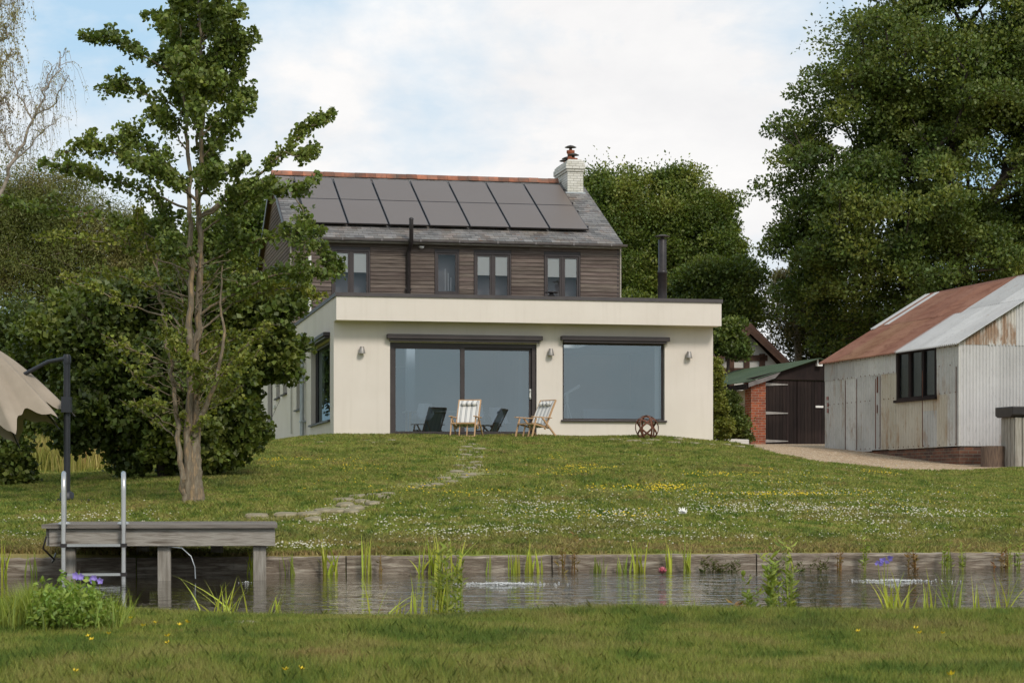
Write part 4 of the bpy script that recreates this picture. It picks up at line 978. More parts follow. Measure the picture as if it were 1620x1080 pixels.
# ================================================================== PARASOL
pb = G(106, 794)[0]; PD = pb[1]; q = PD / F
par = empty('cantilever_parasol', tuple(pb), 0, 'half folded tan cantilever parasol on a dark grey post', 'parasol')
ptop = (HOR - 563) * q + EYE - pb[2]
m = MB(); m.tube([(0, 0, 0.02), (0, 0, ptop - .02)], .043, 12); m.lathe((0, 0, ptop - .1), [(.05, 0), (.055, .08), (.04, .12)], 12); m.box(-.06, .06, -.08, .03, 1.15, 1.35); m.build('pole', M['parasolmetal'], par)
m = MB(); m.box(-.35, .35, -.05, .05, 0, .04); m.box(-.05, .05, -.35, .35, .005, .045); m.lathe((0, 0, 0), [(.09, .03), (.09, .12), (.05, .14)], 12); m.build('base', M['parasolmetal'], par)
cxp = (-46 - 106) * q; azp = ptop + 24 * q
m = MB(); m.tube([(0, 0, ptop - .03), (-30 * q, 0, ptop - 9 * q), (-66 * q, 0, ptop - 28 * q), (cxp, 0, ptop - 72 * q)], .026, 8); m.build('arm', M['parasolmetal'], par)
def canopy():
    nr = 8; sub = 16; rows = 14; RR = 99 * q; H_ = 172 * q; V = []; Fq = []; tl = R(25); c_, s_ = math.cos(tl), math.sin(tl)
    n = nr * sub
    def tw(x, y, z): return (cxp + x * c_ - z * s_, y, azp + x * s_ + z * c_)
    for i in range(rows + 1):
        t = i / rows
        for k in range(n):
            th = 2 * PI * (k / n) + R(12); fr_ = (k % sub) / sub; d = math.sin(PI * fr_)
            r = RR * (t ** .80) * (1 - .30 * d * t ** .8); z = -H_ * (t ** 1.25) + .24 * d * t ** 3 + .030 * math.sin(fr_ * 2 * PI * 2.5 + i * .35 + k // sub) * t ** 1.2
            V.append(tw(r * math.cos(th), r * math.sin(th), z))
    for i in range(rows):
        for k in range(n):
            k2 = (k + 1) % n; Fq.append((i * n + k, i * n + k2, (i + 1) * n + k2, (i + 1) * n + k))
    raw_mesh('canopy', V, np.array(Fq), M['canvas_tan'], par, smooth=True)
    for k in range(nr):
        th = 2 * PI * k / nr + R(12); m = MB(); pts = []
        for t in np.linspace(0.05, 1, 7): r = RR * (t ** .80) - .012; pts.append(tw(r * math.cos(th), r * math.sin(th), -.03 - H_ * (t ** 1.25)))
        m.tube(pts, .009, 6); m.build('rib', M['parasolmetal'], par)
canopy()

# ================================================================== CHAIRS, SPHERE
def mk_stripe():
    nt = NT('striped_canvas'); sx = nt.n('ShaderNodeSeparateXYZ'); nt.l(coords(nt), sx.inputs[0])
    x = math_(nt, 'FRACT', math_(nt, 'MULTIPLY', math_(nt, 'ADD', sx.outputs[0], 5.02), 8.0))
    c = ramp(nt, x, [(0, (.66, .64, .60)), (.56, (.66, .64, .60)), (.58, (.12, .13, .15)), (.66, (.12, .13, .15)), (.68, (.6, .58, .54)), (.78, (.6, .58, .54)), (.80, (.30, .31, .32)), (.92, (.30, .31, .32)), (.94, (.66, .64, .60))])
    principled(nt, c, .9, 0, bump(nt, noise(nt, coords(nt), 60), .2, .003), .2); return nt.m
M['stripe'] = mk_stripe()
def make_chair():
    c = empty('deck_chair'); w = .26; wd = M['beech']
    for s in (-1, 1):
        x = s * w
        m = MB(); m.bar((x + s * .03, -.36, .0), (x + s * .03, -.22, .46), .035, .028, up=(1, 0, 0)); m.build('leg', wd, c, bevel=.003)
        m = MB(); m.bar((x + s * .062, -.06, .47), (x + s * .062, .42, .0), .04, .028, up=(1, 0, 0)); m.build('leg', wd, c, bevel=.003)
        m = MB(); m.bar((x + s * .035, -.36, .485), (x + s * .035, .26, .47), .07, .022); m.build('armrest', wd, c, bevel=.006)
        m = MB(); m.bar((x, -.30, .33), (x, .20, .23), .03, .035); m.build('seat_rail', wd, c)
        m = MB(); m.bar((x, .08, .20), (x, .44, .90), .03, .035); m.build('back_rail', wd, c)
        m = MB(); m.bar((x * .35, -.30, .0), (x * .35, -.22, .30), .03, .022, up=(1, 0, 0)); m.build('front_strut', wd, c)
    m = MB(); m.bar((-w - .03, -.36, .016), (w + .03, -.36, .016), .03, .03); m.build('foot_rail', wd, c)
    m = MB(); m.bar((-w, .435, .89), (w, .435, .89), .025, .04); m.bar((-w, -.30, .325), (w, -.30, .325), .025, .03); m.bar((-w - .06, .40, .03), (w + .06, .40, .03), .025, .03); m.build('cross_rail', wd, c)
    def sling(a, b, sag, wdt, nm, par_=c, n=10, off=.0):
        V = []; a = Vector(a); b = Vector(b)
        nrm = (b - a).cross(Vector((1, 0, 0))).normalized()
        for th_ in (0, .006):
            for i in range(n + 1):
                t = i / n; p = a.lerp(b, t) + nrm * (-sag * math.sin(PI * t) + th_ + off)
                for j in range(7):
                    sx = -1 + 2 * j / 6; V.append((sx * wdt, p.y, p.z - .012 * (1 - sx * sx) * math.sin(PI * t)))
        k = 7 * (n + 1); f = [(i * 7 + j, i * 7 + j + 1, i * 7 + j + 8, i * 7 + j + 7) for i in range(n) for j in range(6)]
        f = f + [(q[3] + k, q[2] + k, q[1] + k, q[0] + k) for q in f]
        return raw_mesh(nm, V, np.array(f), M['stripe'], par_, smooth=True)
    sling((0, -.31, .345), (0, .12, .27), .03, w - .015, 'seat')
    bk = sling((0, .10, .24), (0, .425, .89), .03, w - .015, 'backrest')
    m = MB(); pts = []
    for k in range(3):
        x0 = -.19 + k * .128; m.tube([(x0 + .0, .345, .80), (x0 + .012, .335, .80), (x0 + .064, .33, .80), (x0 + .114, .335, .80), (x0 + .124, .345, .80)], [.02, .042, .05, .042, .02], 12)
    m.build('head_cushion', M['stripe'], bk)
    return c
def put(o, px, py, d, rz, label, cat, grp=None):
    p = P(px, py, d); z = float(zt(p.x, p.y)); o.location = (p.x, p.y, z + .005); o.rotation_euler = (0, 0, rz); tag(o, label, cat, grp)
c1 = make_chair(); put(c1, 737, 690, 51.3, R(-12), 'striped canvas deck chair facing the pond squarely', 'chair', 'deck chairs on the terrace')
c2 = copy_tree(c1); put(c2, 846, 690, 51.5, R(-48), 'striped canvas deck chair turned sideways near the picture window', 'chair', 'deck chairs on the terrace')
sp = P(1023.5, 677, 51.6); gz0 = float(zt(sp.x, sp.y)); rad = .30
o = None; m = MB()
rr_ = random.Random(12)
dirs = [(1, .35, .05), (.35, -1, .12), (.78, -.6, .15), (.62, .3, .72), (-.62, .35, .68), (.1, .9, .45)]
for i, dv_ in enumerate(dirs):
    ax = Vector(dv_).normalized(); a = ax.orthogonal().normalized(); b = ax.cross(a); n = 48; rI = rad - .004 * i; vs = []
    for k in range(n):
        t = 2 * PI * k / n; p = (a * math.cos(t) + b * math.sin(t))
        for (r0, hw_) in ((rI, -.022), (rI, .022), (rI - .007, .022), (rI - .007, -.022)): vs.append(p * r0 + ax * hw_)
    m.add(vs, [(k * 4 + q, k * 4 + (q + 1) % 4, ((k + 1) % n) * 4 + (q + 1) % 4, ((k + 1) % n) * 4 + q) for k in range(n) for q in range(4)], True)
o = m.build('banded_sphere', M['rust_steel']); o.location = (sp.x, sp.y, gz0 + rad - .03); tag(o, 'rusted steel sphere of open bands on the grass below the picture window', 'sculpture')

# ================================================================== INTERIOR (seen through the glass)
def hw_(u, v, z=0): return (CX + u * ca - v * sa, CY + u * sa + v * ca, ZB + z)
def shell_chair():
    c = empty('dining_chair'); V = []; Fq = []; n = 14; mrows = 10
    for i in range(mrows + 1):
        t = i / mrows
        for k in range(n + 1):
            a = (k / n - .5) * 2
            if t < .5: y = -.22 + .44 * (t / .5); z = .44 + .03 * (a * a) + .02 * (t - .3) ** 2
            else: tt = (t - .5) / .5; y = .22 + .08 * tt; z = .46 + .42 * tt
            wv = .25 * (1 - .25 * max(0, t - .6) / .4)
            V.append((a * wv, y - .10 * a * a * (1 if t > .5 else 0), z + (.17 * abs(a) ** 3 if .25 < t < .7 else 0)))
    for i in range(mrows):
        for k in range(n): q0 = i * (n + 1) + k; Fq.append((q0, q0 + 1, q0 + n + 2, q0 + n + 1))
    raw_mesh('shell', V, np.array(Fq), M['shell'], c, smooth=True)
    for sx_ in (-1, 1):
        for sy in (-1, 1): m = MB(); m.tube([(sx_ * .1, sy * .1, .43), (sx_ * .22, sy * .2, 0)], .012, 6); m.build('leg', M['beech'], c)
    return c
sc_ = shell_chair()
labs = ['white moulded dining chair behind the left pane of the sliding door', 'white moulded dining chair indoors just behind the upright door post', 'white moulded dining chair indoors behind the right hand deck chair']
for i, (px, v, rz) in enumerate(((667, 1.6, 200), (752, 2.0, 165), (790, 3.1, 20))):
    c = sc_ if i == 0 else copy_tree(sc_); c.location = hw_(hu(px, v), v, zflr - .008); c.rotation_euler = (0, 0, AH + R(rz)); tag(c, labs[i], 'chair', 'white dining chairs indoors')
tb = empty('dining_table', hw_(hu(700, 2.9), 2.9, zflr - .008), AH, 'pale dining table indoors between the white chairs', 'table')
m = MB(); m.box(-1.0, 1.0, -.4, .4, .71, .74); m.build('tabletop', M['plaster'], tb, bevel=.005)
for sx_ in (-1, 1):
    for sy in (-1, 1): m = MB(); m.box(sx_ * .9 - .03, sx_ * .9 + .03, sy * .33 - .03, sy * .33 + .03, 0, .708); m.build('leg', M['beech'], tb)
ts = empty('telescope', hw_(hu(897, 1.0), 1.0, zflr - .008), AH, 'white tripod telescope indoors at the left of the picture window', 'telescope')
for a in (90, 210, 330): m = MB(); m.tube([(0, 0, .95), (.33 * math.cos(R(a + 60)), .33 * math.sin(R(a + 60)), 0)], .014, 6); m.build('leg', M['white_paint'], ts)
m = MB(); m.tube([(-.3, -.1, 1.0), (.35, .1, 1.35)], [.03, .045], 12); m.lathe((0, 0, .93), [(.04, 0), (.04, .2)], 10); m.build('tube', M['white_paint'], ts)
sf = empty('sofa', hw_(hu(985, 3.0), 3.0, zflr - .008), AH, 'low grey sofa indoors behind the picture window', 'sofa')
m = MB(); m.box(-1.0, 1.0, -.4, .4, .1, .42); m.build('seat', M['inner'], sf, bevel=.04)
m = MB(); m.box(-1.0, 1.0, .25, .45, .425, .85); m.build('backrest', M['inner'], sf, bevel=.04)
pcm = empty('framed_picture', hw_(hu(1022, 6.9), 6.97, zflr + 1.2), AH, 'pale framed picture of an oval on the far wall behind the picture window', 'picture')
m = MB(); m.box(-.45, .45, 0, .02, 0, 1.2); m.build('mount', M['plaster'], pcm)
m = MB(); m.add([(math.cos(t) * r1, -.004, .6 + math.sin(t) * r1 * 1.6) for t in np.linspace(0, 2 * PI, 25)[:-1] for r1 in (.18, .26)], [(2 * k, 2 * k + 1, (2 * k + 3) % 48, (2 * k + 2) % 48) for k in range(24)]); m.build('oval', M['inner'], pcm)

# ================================================================== VEGETATION HELPERS
def unit(v): return v / np.maximum(np.linalg.norm(v, axis=1, keepdims=True), 1e-9)
def leaf_arrays(C, T, size, asp=.6, fold=.15, rng=RNG, jit=.35):
    """C centres, T preferred leaf direction; returns verts, quads"""
    n = len(C); S = size * (1 + jit * rng.uniform(-1, 1, (n, 1)))
    T = unit(T); A = unit(np.cross(T, rng.normal(size=(n, 3)))); N = np.cross(T, A)
    b = C - T * S / 2; t = C + T * S / 2; l = C + A * S * asp / 2 + N * S * fold; r = C - A * S * asp / 2 + N * S * fold
    V = np.stack([b, r, t, l], 1).reshape(-1, 3); i = np.arange(n)[:, None] * 4
    return V, i + np.arange(4)[None]
def fan_arrays(C, T, size, rng=RNG):
    """fan-shaped (ginkgo) leaf: five vertices"""
    n = len(C); S = size * (1 + .35 * rng.uniform(-1, 1, (n, 1)))
    T = unit(T); A = unit(np.cross(T, rng.normal(size=(n, 3)))); N = np.cross(T, A)
    b = C; l = C + T * S * .75 + A * S * .62; m1 = C + T * S + A * S * .25 + N * S * .12; m2 = C + T * S - A * S * .25 + N * S * .12; r = C + T * S * .75 - A * S * .62
    V = np.stack([b, r, m2, m1, l], 1).reshape(-1, 3); i = np.arange(n)[:, None] * 5
    return V, i + np.arange(5)[None]
def segs_arrays(P0, P1, R0, R1, k=6):
    n = len(P0); D = unit(P1 - P0); ref = np.tile([0, 0, 1.], (n, 1)); ref[np.abs(D[:, 2]) > .9] = [1., 0, 0]
    A = unit(np.cross(D, ref)); B = np.cross(D, A); th = np.arange(k) * 2 * PI / k
    ring = np.cos(th)[None, :, None] * A[:, None] + np.sin(th)[None, :, None] * B[:, None]
    V = np.concatenate([P0[:, None] + ring * R0[:, None, None], P1[:, None] + D[:, None] * R1[:, None, None] * .5 + ring * R1[:, None, None]], 1).reshape(-1, 3)
    q = np.arange(k); f = np.stack([q, (q + 1) % k, (q + 1) % k + k, q + k], 1)
    return V, (np.arange(n)[:, None, None] * 2 * k + f[None]).reshape(-1, 4)
def blob_points(blobs, n, rng, shell=.45):
    vol = np.array([b[3] * b[4] * b[5] for b in blobs]) ** .8; cnt = np.maximum(1, (n * vol / vol.sum()).astype(int)); out = []
    for b, c in zip(blobs, cnt):
        v = unit(rng.normal(size=(c, 3))); r = (shell + (1 - shell) * rng.uniform(0, 1, (c, 1)) ** .6)
        out.append(np.array(b[:3])[None] + v * r * np.array(b[3:6])[None])
    return np.concatenate(out)
def build_skeleton(base, trunk, C, rng, r_tip=.012, expo=.42, rmax=None, wig=.12):
    nodes = [np.array(p, float) for p in trunk]; par_ = [-1] + list(range(len(trunk) - 1)); N = list(nodes); pth = [0]
    for i in range(1, len(nodes)): pth.append(pth[-1] + np.linalg.norm(nodes[i] - nodes[i - 1]))
    ax = np.array(trunk[-1]); order = np.argsort(np.linalg.norm(C - ax[None], axis=1) + 0 * C[:, 2])
    leafn = []
    for ci in order:
        c = C[ci]; A = np.array(N); dd = np.linalg.norm(A - c, axis=1) + .25 * np.array(pth) + np.where(A[:, 2] > c[2] + .3, 2.5 * (A[:, 2] - c[2]), 0)
        dd[0] += 5
        j = int(np.argmin(dd)); L = np.linalg.norm(c - N[j]); ns = max(1, int(L / .9)); prev = j
        for s in range(1, ns + 1):
            t = s / ns; p = N[j] * (1 - t) + c * t + rng.normal(size=3) * wig * L / (ns + 1) * (t < 1); p[2] += .12 * L * math.sin(PI * t) * .5
            N.append(p); par_.append(prev); pth.append(pth[prev] + L / ns); prev = len(N) - 1
        leafn.append(prev)
    cnt = np.zeros(len(N))
    for l in leafn: cnt[l] += 1
    for i in range(len(N) - 1, 0, -1): cnt[par_[i]] += cnt[i]
    rad = r_tip * np.maximum(cnt, 1) ** expo
    if rmax: rad = np.minimum(rad, rmax)
    N = np.array(N); idx = np.arange(1, len(N)); pi = np.array(par_[1:])
    return N[pi], N[idx], np.minimum(rad[pi], rad[idx] * 1.5), rad[idx]
def tree(name, label, cat, base, trunk, blobs, ncl, rc, lpc, leaf, mleaf, mbark, grp=None, flat=.6, shell=.45, r_tip=.014, seed=1, up=.3, asp=.6, stray=.1, expo=.42, droop=0):
    rng = np.random.default_rng(seed); C = blob_points(blobs, ncl, rng, shell)
    gz = zt(C[:, 0], C[:, 1]); C = C[C[:, 2] > gz + .1]
    P0, P1, R0, R1 = build_skeleton(base, trunk, C, rng, r_tip, expo)
    root = empty(name, base, 0, label, cat, grp); b = np.array(base)
    V, f = segs_arrays(P0 - b, P1 - b, R0, R1, 7); raw_mesh('trunk', V, f, mbark, root, smooth=True)
    n = len(C); sz = rng.uniform(.65, 1.25, n); K = np.maximum(3, (lpc * sz ** 2).astype(int)); I = np.repeat(np.arange(n), K)
    v = rng.normal(size=(len(I), 3)); v = unit(v) * rng.uniform(.15, 1, (len(I), 1)) ** .55
    L = C[I] + v * np.array([1, 1, flat]) * (rc * sz[I])[:, None]
    ns = int(len(L) * stray); L[:ns] += rng.normal(size=(ns, 3)) * rc * .5
    T = v + rng.normal(size=v.shape) * .7 + np.array([0, 0, up]); T[:, 2] -= droop
    L = L[L[:, 2] > zt(L[:, 0], L[:, 1]) + .03]; T = T[:len(L)]
    V, f = leaf_arrays(L - b, T, leaf, asp, rng=rng); raw_mesh('crown', V, f, mleaf, root)
    return root
def B(px, py, d, rx, ry, rd=None): p = P(px, py, d); k = d / F; return (p.x, p.y, p.z, rx * k, ry * k, (rd or max(rx, ry) * .9) * k) if False else (p.x, p.y, p.z, rx * k, (rd or (rx + ry) / 2) * k, ry * k)
def gb(px, d): x = (px - 810) / F * d; return (x, d, float(zt(x, d)))
def trunkline(b, top, n=6, lean=.15, seed=0):
    rng = np.random.default_rng(seed); b = np.array(b); t = np.array(top); out = [b + np.array([0, 0, -.1])]
    for i in range(1, n + 1): out.append(b + (t - b) * i / n + rng.normal(size=3) * lean * (i < n))
    return out
LITE = False
# ------------------------------------------------------------------ big oak on the right
D = 76
ob = [B(1480, 130, D, 190, 120), B(1345, 190, D, 105, 85), B(1300, 130, D - 2, 55, 22), B(1265, 215, D - 2, 45, 40), B(1290, 330, D, 65, 70), B(1248, 390, D - 1, 42, 40), B(1400, 330, D - 2, 160, 110), B(1570, 250, D, 190, 190), B(1350, 440, D, 110, 70), B(1500, 430, D - 2, 160, 90), B(1285, 470, D + 1, 50, 55), B(1420, 30, D, 70, 50), B(1545, 30, D, 120, 70), B(1330, 520, D + 2, 80, 45), B(1460, 510, D + 2, 120, 50), B(1385, 70, D - 2, 50, 55), B(1500, -60, D, 160, 60), B(1680, 100, D, 120, 200), B(1700, 380, D, 120, 150), B(1232, 300, D, 24, 30)]
base = gb(1480, D); tp = P(1490, 250, D)
tree('oak_tree', 'huge dark green oak tree towering behind the corrugated barn', 'tree', base, trunkline(base, tp, 6, .25, 3), ob, 800, .86, 430, .13, M['leaf_oak'], M['bark_dark'], seed=11, flat=.55, shell=.35, r_tip=.022, asp=.65)
D = 84
ob = [B(1275, 500, D, 55, 80), B(1320, 550, D, 90, 40), B(1420, 540, D, 120, 50), B(1560, 500, D, 120, 80)]
base = gb(1290, D); tree('evergreen_tree', 'dark brownish evergreen tree under the left side of the oak', 'tree', base, trunkline(base, P(1285, 450, D), 5, .1, 4), ob, 220, .9, 330, .15, M['leaf_dark'], M['bark_dark'], seed=12, flat=.8, shell=.2, asp=.35)
# ------------------------------------------------------------------ trees behind the house
D = 92
ob = [B(965, 345, D, 55, 65), B(1040, 345, D, 70, 62), B(1108, 350, D, 50, 48), B(1000, 430, D, 90, 80), B(1090, 430, D, 80, 85), B(1140, 400, D, 35, 50), B(985, 290, D - 1, 18, 24), B(1080, 292, D, 25, 22), B(935, 300, D, 10, 30), B(943, 276, D, 7, 16), B(952, 286, D, 8, 10), B(992, 268, D, 7, 12), B(1060, 272, D, 9, 10), B(1128, 305, D, 14, 14), B(1085, 275, D, 8, 10), B(1162, 320, D, 8, 10), B(1040, 290, D, 22, 16), B(1140, 330, D, 18, 20)]
base = gb(1030, D); tree('field_tree', 'bright green rounded tree rising behind the brick chimney', 'tree', base, trunkline(base, P(1040, 400, D), 5, .2, 5), ob, 460, .80, 450, .128, M['leaf_mid'], M['bark_dark'], 'trees behind the house', seed=13, shell=.3, r_tip=.02, stray=.25)
D = 80
ob = [B(1150, 490, D, 45, 65), B(1095, 520, D, 70, 50), B(1150, 545, D, 22, 34), B(1185, 430, D, 16, 30), B(1010, 520, D, 70, 50), B(1120, 450, D, 50, 40), B(1190, 500, D, 14, 18)]
base = gb(1120, D); tree('broadleaf_tree', 'lower dark green tree beside the black stove flue', 'tree', base, trunkline(base, P(1120, 500, D), 5, .1, 6), ob, 270, .72, 400, .12, M['leaf_oak'], M['bark_dark'], 'trees behind the house', seed=14, shell=.3, r_tip=.02)
D = 82
ob = [B(200, 520, D, 110, 90), B(120, 580, D, 100, 90), B(230, 440, D, 60, 50), B(250, 600, D, 70, 60)]  # added tree that darkens the reflection in the side window
base = gb(190, D); tree('reflection_tree', 'distant dark tree added behind the willow mass for the side window to reflect', 'tree', base, trunkline(base, P(190, 520, D), 4, .1, 23), ob, 170, .95, 160, .2, M['leaf_oak'], M['bark_dark'], seed=46, shell=.2)
D = 73
ob = [B(1150, 545, D, 22, 22), B(1158, 520, D, 16, 16), B(1172, 556, D, 12, 12)]
base = gb(1155, D); tree('garden_tree', 'small dark tree in front of the white timbered gable', 'tree', base, trunkline(base, P(1152, 560, D), 3, .05, 22), ob, 60, .4, 90, .12, M['leaf_oak'], M['bark_dark'], seed=44, shell=.2, r_tip=.01)
D = 88
ob = [B(375, 385, D, 50, 70), B(330, 400, D, 50, 70), B(410, 340, D, 28, 50), B(400, 440, D, 60, 50), B(300, 440, D, 60, 60), B(430, 480, D, 40, 40), B(400, 560, D, 60, 60), B(310, 580, D, 70, 70), B(370, 650, D, 90, 40)]  # lowest blobs added so the side window mirrors foliage instead of sky
base = gb(360, D); tree('broadleaf_tree', 'green tree standing close behind the left gable of the house', 'tree', base, trunkline(base, P(370, 420, D), 5, .1, 7), ob, 260, .8, 260, .16, M['leaf_mid'], M['bark_dark'], 'trees behind the house', seed=15, shell=.3, r_tip=.02)
# ------------------------------------------------------------------ left background
D = 56
ob = [B(20, 330, D, 70, 70), B(95, 345, D, 70, 70), B(175, 385, D, 75, 65), B(225, 420, D, 50, 60), B(60, 440, D, 110, 80), B(170, 480, D, 100, 70), B(-60, 380, D, 90, 110), B(110, 290, D, 40, 25)]
base = gb(80, D); tree('willow_tree', 'olive brown feathery willow mass at the left edge', 'tree', base, trunkline(base, P(80, 420, D), 5, .1, 8), ob, 520, .55, 420, .085, M['leaf_olive'], M['bark_twig'], 'trees at the left boundary', seed=16, flat=1.0, shell=.2, asp=.28, droop=.9, r_tip=.008)
D = 50
ob = [B(40, 560, D, 100, 70), B(150, 560, D, 90, 70), B(-50, 600, D, 80, 90), B(240, 520, D, 80, 90), B(60, 640, D, 90, 60), B(220, 620, D, 90, 60)]
base = gb(60, D); tree('hedge_tree', 'dark green overgrown hedge tree low behind the parasol', 'tree', base, trunkline(base, P(60, 600, D), 4, .1, 9), ob, 380, .5, 330, .11, M['leaf_shrub'], M['bark_dark'], 'trees at the left boundary', seed=17, shell=.2)
D = 33.2
ob = [B(150, 520, D, 85, 65), B(225, 480, D, 75, 45), B(310, 500, D, 85, 70), B(400, 480, D, 70, 50), B(452, 510, D - .5, 30, 45), B(430, 560, D, 50, 50), B(200, 610, D, 100, 95), B(300, 620, D - .3, 110, 120), B(370, 640, D, 52, 100), B(95, 520, D, 50, 35), B(60, 560, D + 1, 45, 50), B(130, 660, D, 55, 60), B(250, 710, D, 90, 50), B(340, 715, D, 55, 48), B(480, 470, D - .5, 12, 25)]
base = gb(260, D); tree('round_shrub', 'broad dark green shrub with large leaves behind the slender lawn tree', 'shrub', base, trunkline(base, P(270, 620, D), 4, .06, 10), ob, 560, .27, 170, .095, M['leaf_shrub'], M['bark_dark'], seed=18, flat=.7, shell=.5, up=.0, r_tip=.006, asp=.75)
D = 33.5
ob = [B(5, 725, D, 52, 42), B(-50, 715, D, 60, 60), B(25, 745, D, 28, 24)]
base = gb(0, D); tree('low_shrub', 'small dark shrub below the parasol at the left edge', 'shrub', base, trunkline(base, P(0, 720, D), 3, .04, 11), ob, 90, .24, 170, .08, M['leaf_shrub'], M['bark_dark'], seed=19, flat=.7, shell=.3, r_tip=.006, asp=.75)
# creeper and bushes by the extension corner
D = 57
ob = [B(1131, 590, D, 6, 40, 20), B(1134, 640, D, 9, 45, 20), B(1143, 665, D, 14, 30, 20), B(1128, 690, D, 5, 12, 12)]
base = gb(1136, D); tree('ivy', 'yellow green ivy climbing beside the right corner of the extension', 'ivy', base, trunkline(base, P(1134, 600, D), 4, .03, 12), ob, 110, .16, 120, .07, M['leaf_ivy'], M['bark_dark'], seed=20, shell=.2, r_tip=.004, asp=.8)
D = 62
ob = [B(1165, 665, D, 18, 32), B(1155, 640, D, 14, 26), B(1180, 690, D, 8, 12), B(1147, 690, D, 12, 12)]
base = gb(1165, D); tree('garden_bush', 'dark leafy bush between the ivy and the red brick pier', 'bush', base, trunkline(base, P(1165, 670, D), 3, .03, 13), ob, 90, .2, 120, .08, M['leaf_shrub'], M['bark_dark'], seed=21, shell=.2, r_tip=.004, asp=.6)

# ------------------------------------------------------------------ drooping willow strands and birches
def strands(name, label, cat, grp, base, limbs, nst, slen, lpm, leaf, mleaf, mbark, seed, r0=.05):
    """limbs: polylines (world). hanging twigs with small leaves fall from them"""
    rng = np.random.default_rng(seed); root = empty(name, base, 0, label, cat, grp); b = np.array(base)
    P0, P1, A0, A1, LC, LT = [], [], [], [], [], []
    pts = []
    for li, (pl, ra, rb, w) in enumerate(limbs):
        pl = np.array(pl, float); t = np.linspace(0, len(pl) - 1, (len(pl) - 1) * 5 + 1); q = np.stack([np.interp(t, np.arange(len(pl)), pl[:, k]) for k in range(3)], 1)
        q[1:-1] += rng.normal(size=(len(q) - 2, 3)) * .03; rr = np.linspace(ra, rb, len(q))
        P0 += list(q[:-1]); P1 += list(q[1:]); A0 += list(rr[:-1]); A1 += list(rr[1:])
        m_ = int(len(q) * (1 - w)); pts += [q[i] for i in range(m_, len(q))]
    pts = np.array(pts)
    for s in range(nst):
        p = pts[rng.integers(len(pts))].copy(); L = slen * rng.uniform(.4, 1.2); out = rng.normal(size=3) * np.array([.5, .5, .15]); n = 7; prev = p
        for k in range(1, n + 1):
            t = k / n; nx = p + out * slen * .55 * (1 - (1 - t) ** 2) + np.array([0, 0, .25 * slen * math.sin(PI * min(t * 1.5, 1)) - L * t ** 1.6]) + rng.normal(size=3) * .015
            P0.append(prev); P1.append(nx); A0.append(.0048 * (1.3 - t)); A1.append(.0042 * (1.2 - t))
            m_ = rng.poisson(lpm * L / n)
            for _ in range(m_): f_ = rng.uniform(); LC.append(prev * (1 - f_) + nx * f_ + rng.normal(size=3) * .025); LT.append(rng.normal(size=3) * .5 + np.array([0, 0, -1]))
            prev = nx
    V, f = segs_arrays(np.array(P0) - b, np.array(P1) - b, np.array(A0), np.array(A1), 5); raw_mesh('trunk', V, f, mbark, root, smooth=True)
    V, f = leaf_arrays(np.array(LC) - b, np.array(LT), leaf, .55, rng=rng); raw_mesh('crown', V, f, mleaf, root)
D = 46
pp = lambda *a: [tuple(P(x, y, D + z)) for x, y, z in a]
base = gb(-60, D)
strands('birch_tree', 'leaning pale birch with sparse drooping twigs at the far left', 'tree', 'birches at the left edge', base,
        [([tuple(base)] + pp((-45, 480, 0), (-10, 330, 0), (25, 250, 0), (52, 190, 0), (70, 145, 0), (82, 105, 0)), .065, .008, .45), (pp((52, 190, 0), (30, 150, .5), (20, 110, .8)), .02, .008, .9), (pp((52, 190, 0), (85, 165, -.5), (108, 120, -.8)), .02, .008, .9), (pp((25, 250, 0), (60, 215, .5), (90, 190, .8)), .02, .008, .9), (pp((70, 145, 0), (95, 110, .6), (100, 90, .8)), .015, .008, .9), (pp((25, 250, 0), (5, 215, .5), (-10, 190, .8)), .02, .008, .9)], 150, .85, 13, .04, M['leaf_birch'], M['bark_birch'], 31)
base = gb(-110, D - 1)
strands('birch_tree', 'upright birch with leafy hanging twigs cut by the left edge', 'tree', 'birches at the left edge', base,
        [([tuple(base)] + pp((-80, 450, 0), (-50, 250, 0), (-30, 120, 0), (-15, 20, 0), (-10, -60, 0)), .12, .02, .6), (pp((-50, 250, 0), (-20, 190, .5), (10, 150, .8)), .03, .008, .9), (pp((-30, 120, 0), (0, 70, -.5), (22, 30, -.8)), .03, .008, .9), (pp((-15, 20, 0), (12, -10, .5), (30, -30, .8)), .02, .008, .9), (pp((-40, 180, 0), (-10, 120, .5), (15, 90, .8)), .03, .008, .9)], 260, .9, 34, .05, M['leaf_birch'], M['bark_birch'], 32)
D = 83
base = gb(1262, D)
strands('weeping_willow', 'pale weeping willow strands hanging in the gap left of the oak', 'tree', None, base, [([tuple(base)] + pp((1262, 560, 0), (1258, 470, 0), (1248, 435, 0)), .2, .05, .3), (pp((1258, 470, 0), (1238, 440, 0), (1226, 445, 0)), .06, .02, .9)], 70, 1.9, 22, .11, M['leaf_birch'], M['bark_twig'], 33)

